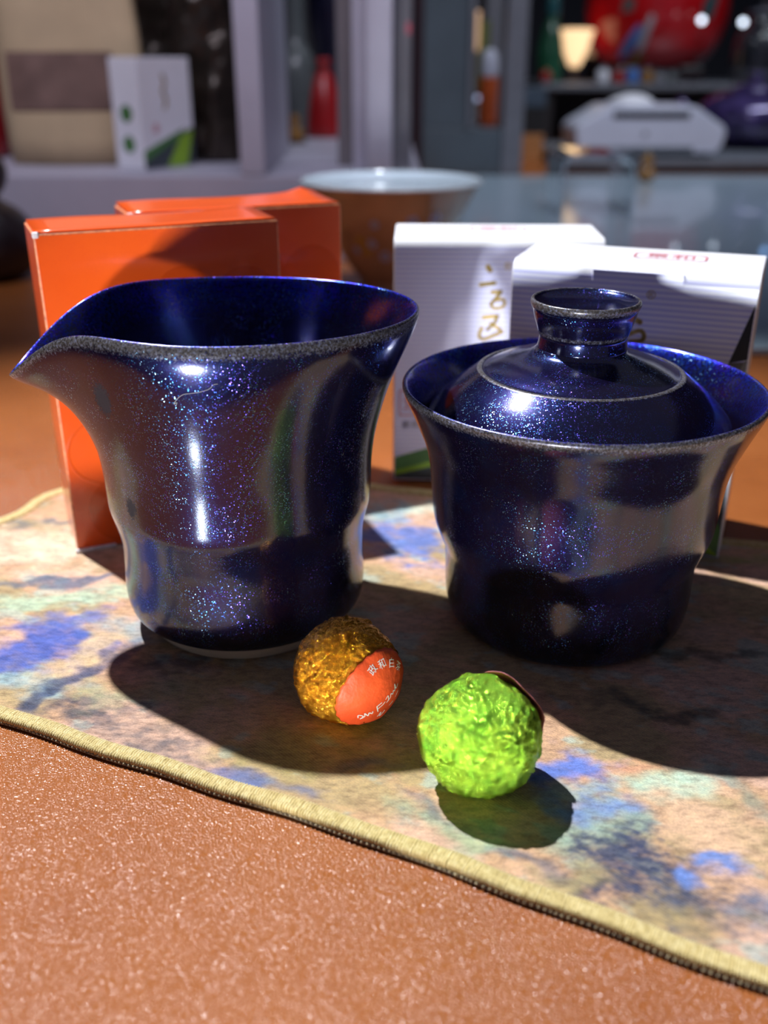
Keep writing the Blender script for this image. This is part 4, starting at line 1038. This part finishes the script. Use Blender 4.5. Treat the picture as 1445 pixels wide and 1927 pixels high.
# ------------------------------------------------------------------ right background
gs = thing('glass_desk_sheet', 'glass sheet coloured with blue grey reflections, lying on the desk in the right background', 'glass sheet', (0.072, 0.52, ZT))
box('sheet', 0, 1.1, 0, 0.90, 0.0002, 0.0048, M['glasstop'], gs, 0.0012)
ac = thing('acrylic_riser', 'clear bent acrylic riser standing on the glass sheet', 'display stand', (0.175, 1.02, ZT + 0.005))
def riser(x0, x1, y0, y1, h, th, rr):
    pr = []
    for q in np.linspace(math.pi, math.pi / 2, 7): pr.append((x0 + rr + rr * math.cos(q), h - rr + rr * math.sin(q)))
    for q in np.linspace(math.pi / 2, 0, 7): pr.append((x1 - rr + rr * math.cos(q), h - rr + rr * math.sin(q)))
    outer = [(x0, 0)] + pr + [(x1, 0)]
    pr = []
    for q in np.linspace(math.pi, math.pi / 2, 7): pr.append((x0 + rr + (rr - th) * math.cos(q), h - rr + (rr - th) * math.sin(q)))
    for q in np.linspace(math.pi / 2, 0, 7): pr.append((x1 - rr + (rr - th) * math.cos(q), h - rr + (rr - th) * math.sin(q)))
    inner = [(x0 + th, 0)] + pr + [(x1 - th, 0)]
    n = len(outer); V = [(x, y, z) for y in (y0, y1) for x, z in outer + inner]; m = 2 * n; Fc = []
    for i in range(n - 1):
        Fc += [(i, i + 1, n + i + 1, n + i), (m + i + 1, m + i, m + n + i, m + n + i + 1), (i + 1, i, m + i, m + i + 1), (n + i, n + i + 1, m + n + i + 1, m + n + i)]
    Fc += [(0, n, m + n, m), (n - 1, m + n - 1, m + 2 * n - 1, 2 * n - 1)]
    return V, Fc
V, Fc = riser(0, 0.072, 0, 0.10, 0.058, 0.0035, 0.012); mesh('acrylic_sheet', V, Fc, M['clear'], ac, smooth=False)
am = thing('amber_gourd_bead', 'small golden amber bead figure on the glass sheet', 'figurine', (0.338, 1.34, ZT + 0.0052))
lathe('bead_body', [(0.006, 0, 0), (0.011, 0.005, 0), (0.0105, 0.013, 0), (0.006, 0.018, 0), (0.0085, 0.024, 0), (0.005, 0.030, 0), (0.0, 0.031, 0)], M['amber'], am, 24, 3)
lathe('bead_tip', [(0.002, 0.031, 0), (0.003, 0.033, 0), (0.0, 0.036, 0)], M['goldink'], am, 12, 0)
tray = thing('grey_tea_tray', 'long low grey metal tray at the right behind the glass sheet', 'tray', (0.26, 1.48, ZT))
box('tray_slab', 0, 1.0, 0, 0.36, 0.008, 0.020, M['traygrey'], tray, 0.002)
for a in (0.03, 0.94):
    for b in (0.02, 0.31): box('tray_foot', a, a + 0.03, b, b + 0.03, 0, 0.0078, M['blackplastic'], tray)
ZR = ZT + 0.0202
pr_ = thing('white_label_printer', 'white plastic desktop printer with a black slot, on the grey tray', 'printer', (0.272, 1.50, ZR))
pr_.scale = (0.95, 0.95, 0.95)
V = []; yb = 0.13
sec = [(0.012, 0.006), (0.213, 0.006), (0.222, 0.018), (0.225, 0.036), (0.222, 0.044), (0.180, 0.070), (0.172, 0.0725), (0.053, 0.0725), (0.045, 0.070), (0.004, 0.046), (0.0, 0.038), (0.003, 0.018)]
n = len(sec); V = [(x, y, z) for y in (0, yb) for x, z in sec]
Fc = [tuple(range(n)), tuple(range(2 * n - 1, n - 1, -1))] + [(i, i + n, (i + 1) % n + n, (i + 1) % n) for i in range(n)]
o = mesh('housing', V, Fc, M['whiteplastic'], pr_, smooth=False); b = o.modifiers.new('soft', 'BEVEL'); b.width = 0.003; b.segments = 2
box('paper_slot', 0.054, 0.168, -0.0012, 0.004, 0.0560, 0.0650, M['blackplastic'], pr_, 0.0008)
box('lower_grille', 0.050, 0.178, -0.0010, 0.004, 0.0065, 0.0165, M['traygrey'], pr_, 0.0006)
lathe('power_button', [(0.0035, 0, 0), (0.0035, 0.002, 0), (0, 0.002, 0)], M['steel'], pr_, 20, 0).matrix_local = Matrix.Translation((0.104, 0.001, 0.034)) @ Matrix.Rotation(R(90), 4, 'X')
for a in (0.02, 0.19):
    for b in (0.01, 0.10): box('rubber_foot', a, a + 0.016, b, b + 0.016, 0, 0.0062, M['blackplastic'], pr_)
lumps_ = thing('paper_roll', 'crumpled white paper roll lying on the white printer', 'paper roll', (0.360, 1.555, ZR + 0.0690))
lathe('roll_body', [(0.0, 0, 0), (0.030, 0.0, 0), (0.031, 0.004, 0), (0.024, 0.008, 0), (0.014, 0.011, 0), (0.004, 0.012, 0), (0.0, 0.012, 0)], M['card'], lumps_, 28, 2, warp=lambda r, z, a, v: (v[0] * (1 + 0.15 * math.sin(3 * a)), v[1], v[2] * (1 + 0.2 * math.sin(2 * a + 1))))
pp = thing('purple_teapot', 'purple speckled glazed teapot at the right edge on the tray', 'teapot', (0.588, 1.70, ZR))
lathe('pot_body', [(0.045, 0, 0), (0.050, 0.004, 0), (0.078, 0.022, 0), (0.088, 0.042, 0), (0.082, 0.062, 0), (0.060, 0.078, 0), (0.036, 0.084, 0), (0.0, 0.084, 0)], M['purple'], pp, 64, 3)
lathe('pot_lid', [(0.036, 0.0845, 0), (0.032, 0.090, 0), (0.012, 0.096, 0), (0.009, 0.100, 0), (0.013, 0.108, 0), (0.0, 0.112, 0)], M['purple'], pp, 40, 3)
tube('spout', [(-0.080, 0, 0.030), (-0.098, 0, 0.040), (-0.110, 0, 0.060), (-0.120, 0, 0.072)], lambda t: 0.014 - 0.007 * t, M['purple'], pp, 12)
tube('handle', [(0.082, 0, 0.055), (0.108, 0, 0.060), (0.118, 0, 0.042), (0.104, 0, 0.024), (0.082, 0, 0.026)], 0.006, M['purple'], pp, 10)
pins = [(1408, 232, 'glow'), (1406, 268, 'glow'), (1405, 212, 'glow'), (1407, 290, 'glow')]
ps = thing('sparkle_row', 'upright row of tiny glowing specks added as sparkles of the purple teapot', 'added sparkles', (0.578, 1.53, ZR))
box('sparkle_pole', -0.0025, 0.0025, -0.0015, 0.0015, 0, 0.10, M['blackplastic'], ps)  # pole and glowing specks are added to make the teapot's sparkles
for zz_ in (0.014, 0.034, 0.056, 0.070):
    lathe('sparkle_glow', [(0.0, 0.0, 0), (0.0012, 0.0004, 0), (0.0012, 0.002, 0), (0.0, 0.0024, 0)], M['glow'], ps, 10, 0).location = (0, -0.0028, zz_)
lathe('blue_glow', [(0.0, 0.0, 0), (0.004, 0.001, 0), (0.005, 0.005, 0), (0.003, 0.009, 0), (0.0, 0.010, 0)], M['blueglow'], ps, 16, 2, label='blue lit bulb on top, an added highlight').location = (0, 0, 0.1005)  # stands in for the blue-white highlight above the teapot

# far sideboard with ornaments
sb = thing('far_sideboard', 'dark sideboard shelf crossing the right background', 'shelf', (0.30, 2.05, ZT))
def sbx(name, x0, x1, y0, y1, z0, z1, m): return box(name, x0 - 0.30, x1 - 0.30, y0 - 2.05, y1 - 2.05, z0, z1, M[m], sb, 0.001)
sbx('shelf_board', 0.30, 1.45, 2.05, 2.60, 0.098, 0.108, 'traygrey')
sbx('side_support', 0.30, 0.325, 2.06, 2.60, 0, 0.0978, 'darkback'); sbx('side_support', 1.42, 1.45, 2.06, 2.60, 0, 0.0978, 'darkback')
sbx('shelf_back', 0.326, 1.419, 2.57, 2.60, 0, 0.0978, 'panelgrey')
ZS = ZT + 0.1083
rv = thing('red_vase', 'large bright red vase painted with a blue winged bird, far right background', 'vase', (0.580, 2.36, ZS + 0.0302))
box('wood_stand', -0.09, 0.09, -0.09, 0.09, -0.030, -0.0003, M['darkwood'], rv, 0.003)
rprof = [(0.085, 0, 0), (0.100, 0.004, 0), (0.128, 0.03, 0), (0.146, 0.08, 0), (0.148, 0.14, 0), (0.130, 0.20, 0), (0.08, 0.24, 0), (0.075, 0.27, 0), (0.07, 0.27, 0), (0.07, 0.23, 0), (0.0, 0.22, 0)]
lathe('vase_body', rprof, M['redglaze'], rv, 72, 4)
def vase_patch(name, pts, m):
    bm = bmesh.new(); bm.faces.new([bm.verts.new((a, z * 6, 0)) for a, z in pts])
    bmesh.ops.triangulate(bm, faces=bm.faces); bmesh.ops.subdivide_edges(bm, edges=bm.edges, cuts=5, use_grid_fill=True)
    pr = catmull([(r, z, 0) for r, z, _ in rprof[:6]], 6)
    for v in bm.verts:
        a, z = v.co.x, v.co.y / 6; r = float(np.interp(z, pr[:, 1], pr[:, 0])) + 0.0016
        v.co = (r * math.sin(a), -r * math.cos(a), z)
    bobj(name, bm, M[m], rv)
vase_patch('painted_wing', [(-0.86, 0.014), (-0.66, 0.018), (-0.48, 0.040), (-0.40, 0.072), (-0.46, 0.078), (-0.62, 0.052)], 'bluewing')
vase_patch('painted_wing', [(-0.48, 0.022), (-0.36, 0.034), (-0.24, 0.090), (-0.30, 0.098), (-0.38, 0.074), (-0.46, 0.042)], 'palewing')
vase_patch('painted_tail', [(-0.70, 0.006), (-0.46, 0.008), (-0.34, 0.024), (-0.46, 0.024), (-0.64, 0.016)], 'olive')
vase_patch('painted_leaf', [(0.42, 0.085), (0.60, 0.09), (0.68, 0.13), (0.52, 0.14), (0.40, 0.11)], 'teal')
vase_patch('painted_leaf', [(-0.72, 0.098), (-0.54, 0.102), (-0.52, 0.124), (-0.68, 0.128)], 'taupe')
lp_ = thing('table_lamp', 'table lamp with a lit warm shade, left of the red vase', 'lamp', (0.400, 2.28, ZS))
lathe('lamp_base', [(0.022, 0, 0), (0.022, 0.005, 0), (0.006, 0.010, 0), (0.005, 0.028, 0), (0, 0.0285, 0)], M['darkwood'], lp_, 32, 0)
lathe('lamp_shade', [(0.010, 0.029, 0), (0.024, 0.058, 0), (0.034, 0.092, 0), (0.035, 0.100, 0), (0.0, 0.101, 0)], M['shade'], lp_, 40, 2, label='glowing warm shade')
l2 = thing('small_lit_lamp', 'small dim warm lamp tucked between the lit lamp and red vase', 'lamp', (0.478, 2.50, ZS))
lathe('lamp_base', [(0.014, 0, 0), (0.014, 0.05, 0), (0, 0.0505, 0)], M['darkwood'], l2, 24, 0)
lathe('lamp_shade', [(0.014, 0.051, 0), (0.0185, 0.06, 0), (0.0185, 0.095, 0), (0.0, 0.097, 0)], M['candle'], l2, 24, 0, label='glowing warm shade')
gv = thing('green_vase', 'tall bottle green vase just right of the glass case', 'vase', (0.336, 2.20, ZS))
lathe('vase_body', [(0.020, 0, 0), (0.024, 0.01, 0), (0.027, 0.05, 0), (0.020, 0.09, 0), (0.010, 0.12, 0), (0.011, 0.17, 0), (0.009, 0.17, 0), (0.0, 0.12, 0)], M['bottlegreen'], gv, 36, 3)
lathe('vase_collar', [(0.0115, 0.120, 0), (0.014, 0.126, 0), (0.013, 0.150, 0), (0.0115, 0.155, 0)], M['teal'], gv, 36, 2, label='teal collar')
rb = thing('red_lacquer_ball', 'small red lacquer ball at the foot of the green vase', 'ornament', (0.318, 2.12, ZS))
lathe('ball_body', [(0.0, 0, 0), (0.007, 0.002, 0), (0.0115, 0.0115, 0), (0.007, 0.021, 0), (0.0, 0.023, 0)], M['crimson'], rb, 24, 4)
lathe('ball_cap', [(0.003, 0.0225, 0), (0.003, 0.025, 0), (0, 0.0255, 0)], M['goldink'], rb, 12, 0)
names = [('white', 'card', 1134, 0.030), ('brick red', 'crimson', 1163, 0.026), ('cobalt blue', 'bluewing', 1190, 0.030), ('brown', 'amber', 1217, 0.028), ('pale grey', 'steel', 1241, 0.022), ('dark grey', 'smoke', 1264, 0.022)]
for nm, m, px, h in names:
    p = atY(px, 150, 2.10)
    t = thing('sample_jar', f'{nm} little sample jar on the sideboard before the red vase', 'jar', (p[0], 2.10, ZS), group='little jars on the far sideboard')
    lathe('jar_body', [(0.009, 0, 0), (0.0115, 0.003, 0), (0.0115, h * 0.7, 0), (0.007, h * 0.82, 0), (0, h * 0.82, 0)], M[m], t, 24, 0)
    lathe('jar_lid', [(0.0075, h * 0.825, 0), (0.0075, h, 0), (0, h * 1.01, 0)], M['steel'], t, 20, 0)
gj = thing('clear_glass_jar', 'clear glass jar with bright glints, right of the red vase', 'jar', (0.760, 2.20, ZS))
lathe('jar_wall', [(0.040, 0, 0), (0.050, 0.004, 0), (0.056, 0.04, 0), (0.050, 0.085, 0), (0.034, 0.108, 0), (0.036, 0.125, 0), (0.033, 0.125, 0), (0.031, 0.108, 0), (0.047, 0.084, 0), (0.053, 0.04, 0), (0.045, 0.006, 0), (0, 0.005, 0)], M['glass'], gj, 48, 3)
lathe('jar_lid', [(0.038, 0.1255, 0), (0.038, 0.131, 0), (0.006, 0.137, 0), (0.008, 0.146, 0), (0.0, 0.148, 0)], M['glass'], gj, 32, 2)
for i, (px, py, m) in enumerate(((1320, 40, 'glow'), (1398, 44, 'glow'))):
    p = atY(px, py, 2.13)  # stemmed glows added to make the glass jar's highlights
    t = thing('jar_glint', ('bright cool bulb on a stem, added as the left highlight of the glass jar', 'bright cool bulb on a stem, added as the right highlight of the glass jar')[i], 'lamp', (p[0], 2.13, ZS))
    hz = p[2] - ZS
    lathe('stem', [(0.007, 0, 0), (0.007, 0.002, 0), (0.0012, 0.003, 0), (0.0012, hz - 0.004, 0), (0, hz - 0.0039, 0)], M['blackplastic'], t, 12, 0)
    lathe('glow', [(0.0, hz - 0.0037, 0), (0.004, hz - 0.002, 0), (0.0055, hz + 0.003, 0), (0.003, hz + 0.007, 0), (0, hz + 0.0075, 0)], M['glow'], t, 16, 2)
lb = thing('lidded_dark_case', 'black case with slate blue lid on the desk, right of the glass case', 'box', (0.205, 1.70, ZT))
box('wood_plinth', 0, 0.052, 0, 0.16, 0, 0.040, M['tanwood'], lb, 0.001, label='tan wood plinth')
box('case_body', 0, 0.052, 0.002, 0.158, 0.0402, 0.080, M['blackplastic'], lb, 0.001); box('case_lid', -0.0, 0.053, 0.001, 0.159, 0.0802, 0.108, M['slateblue'], lb, 0.001, label='slate blue lid')
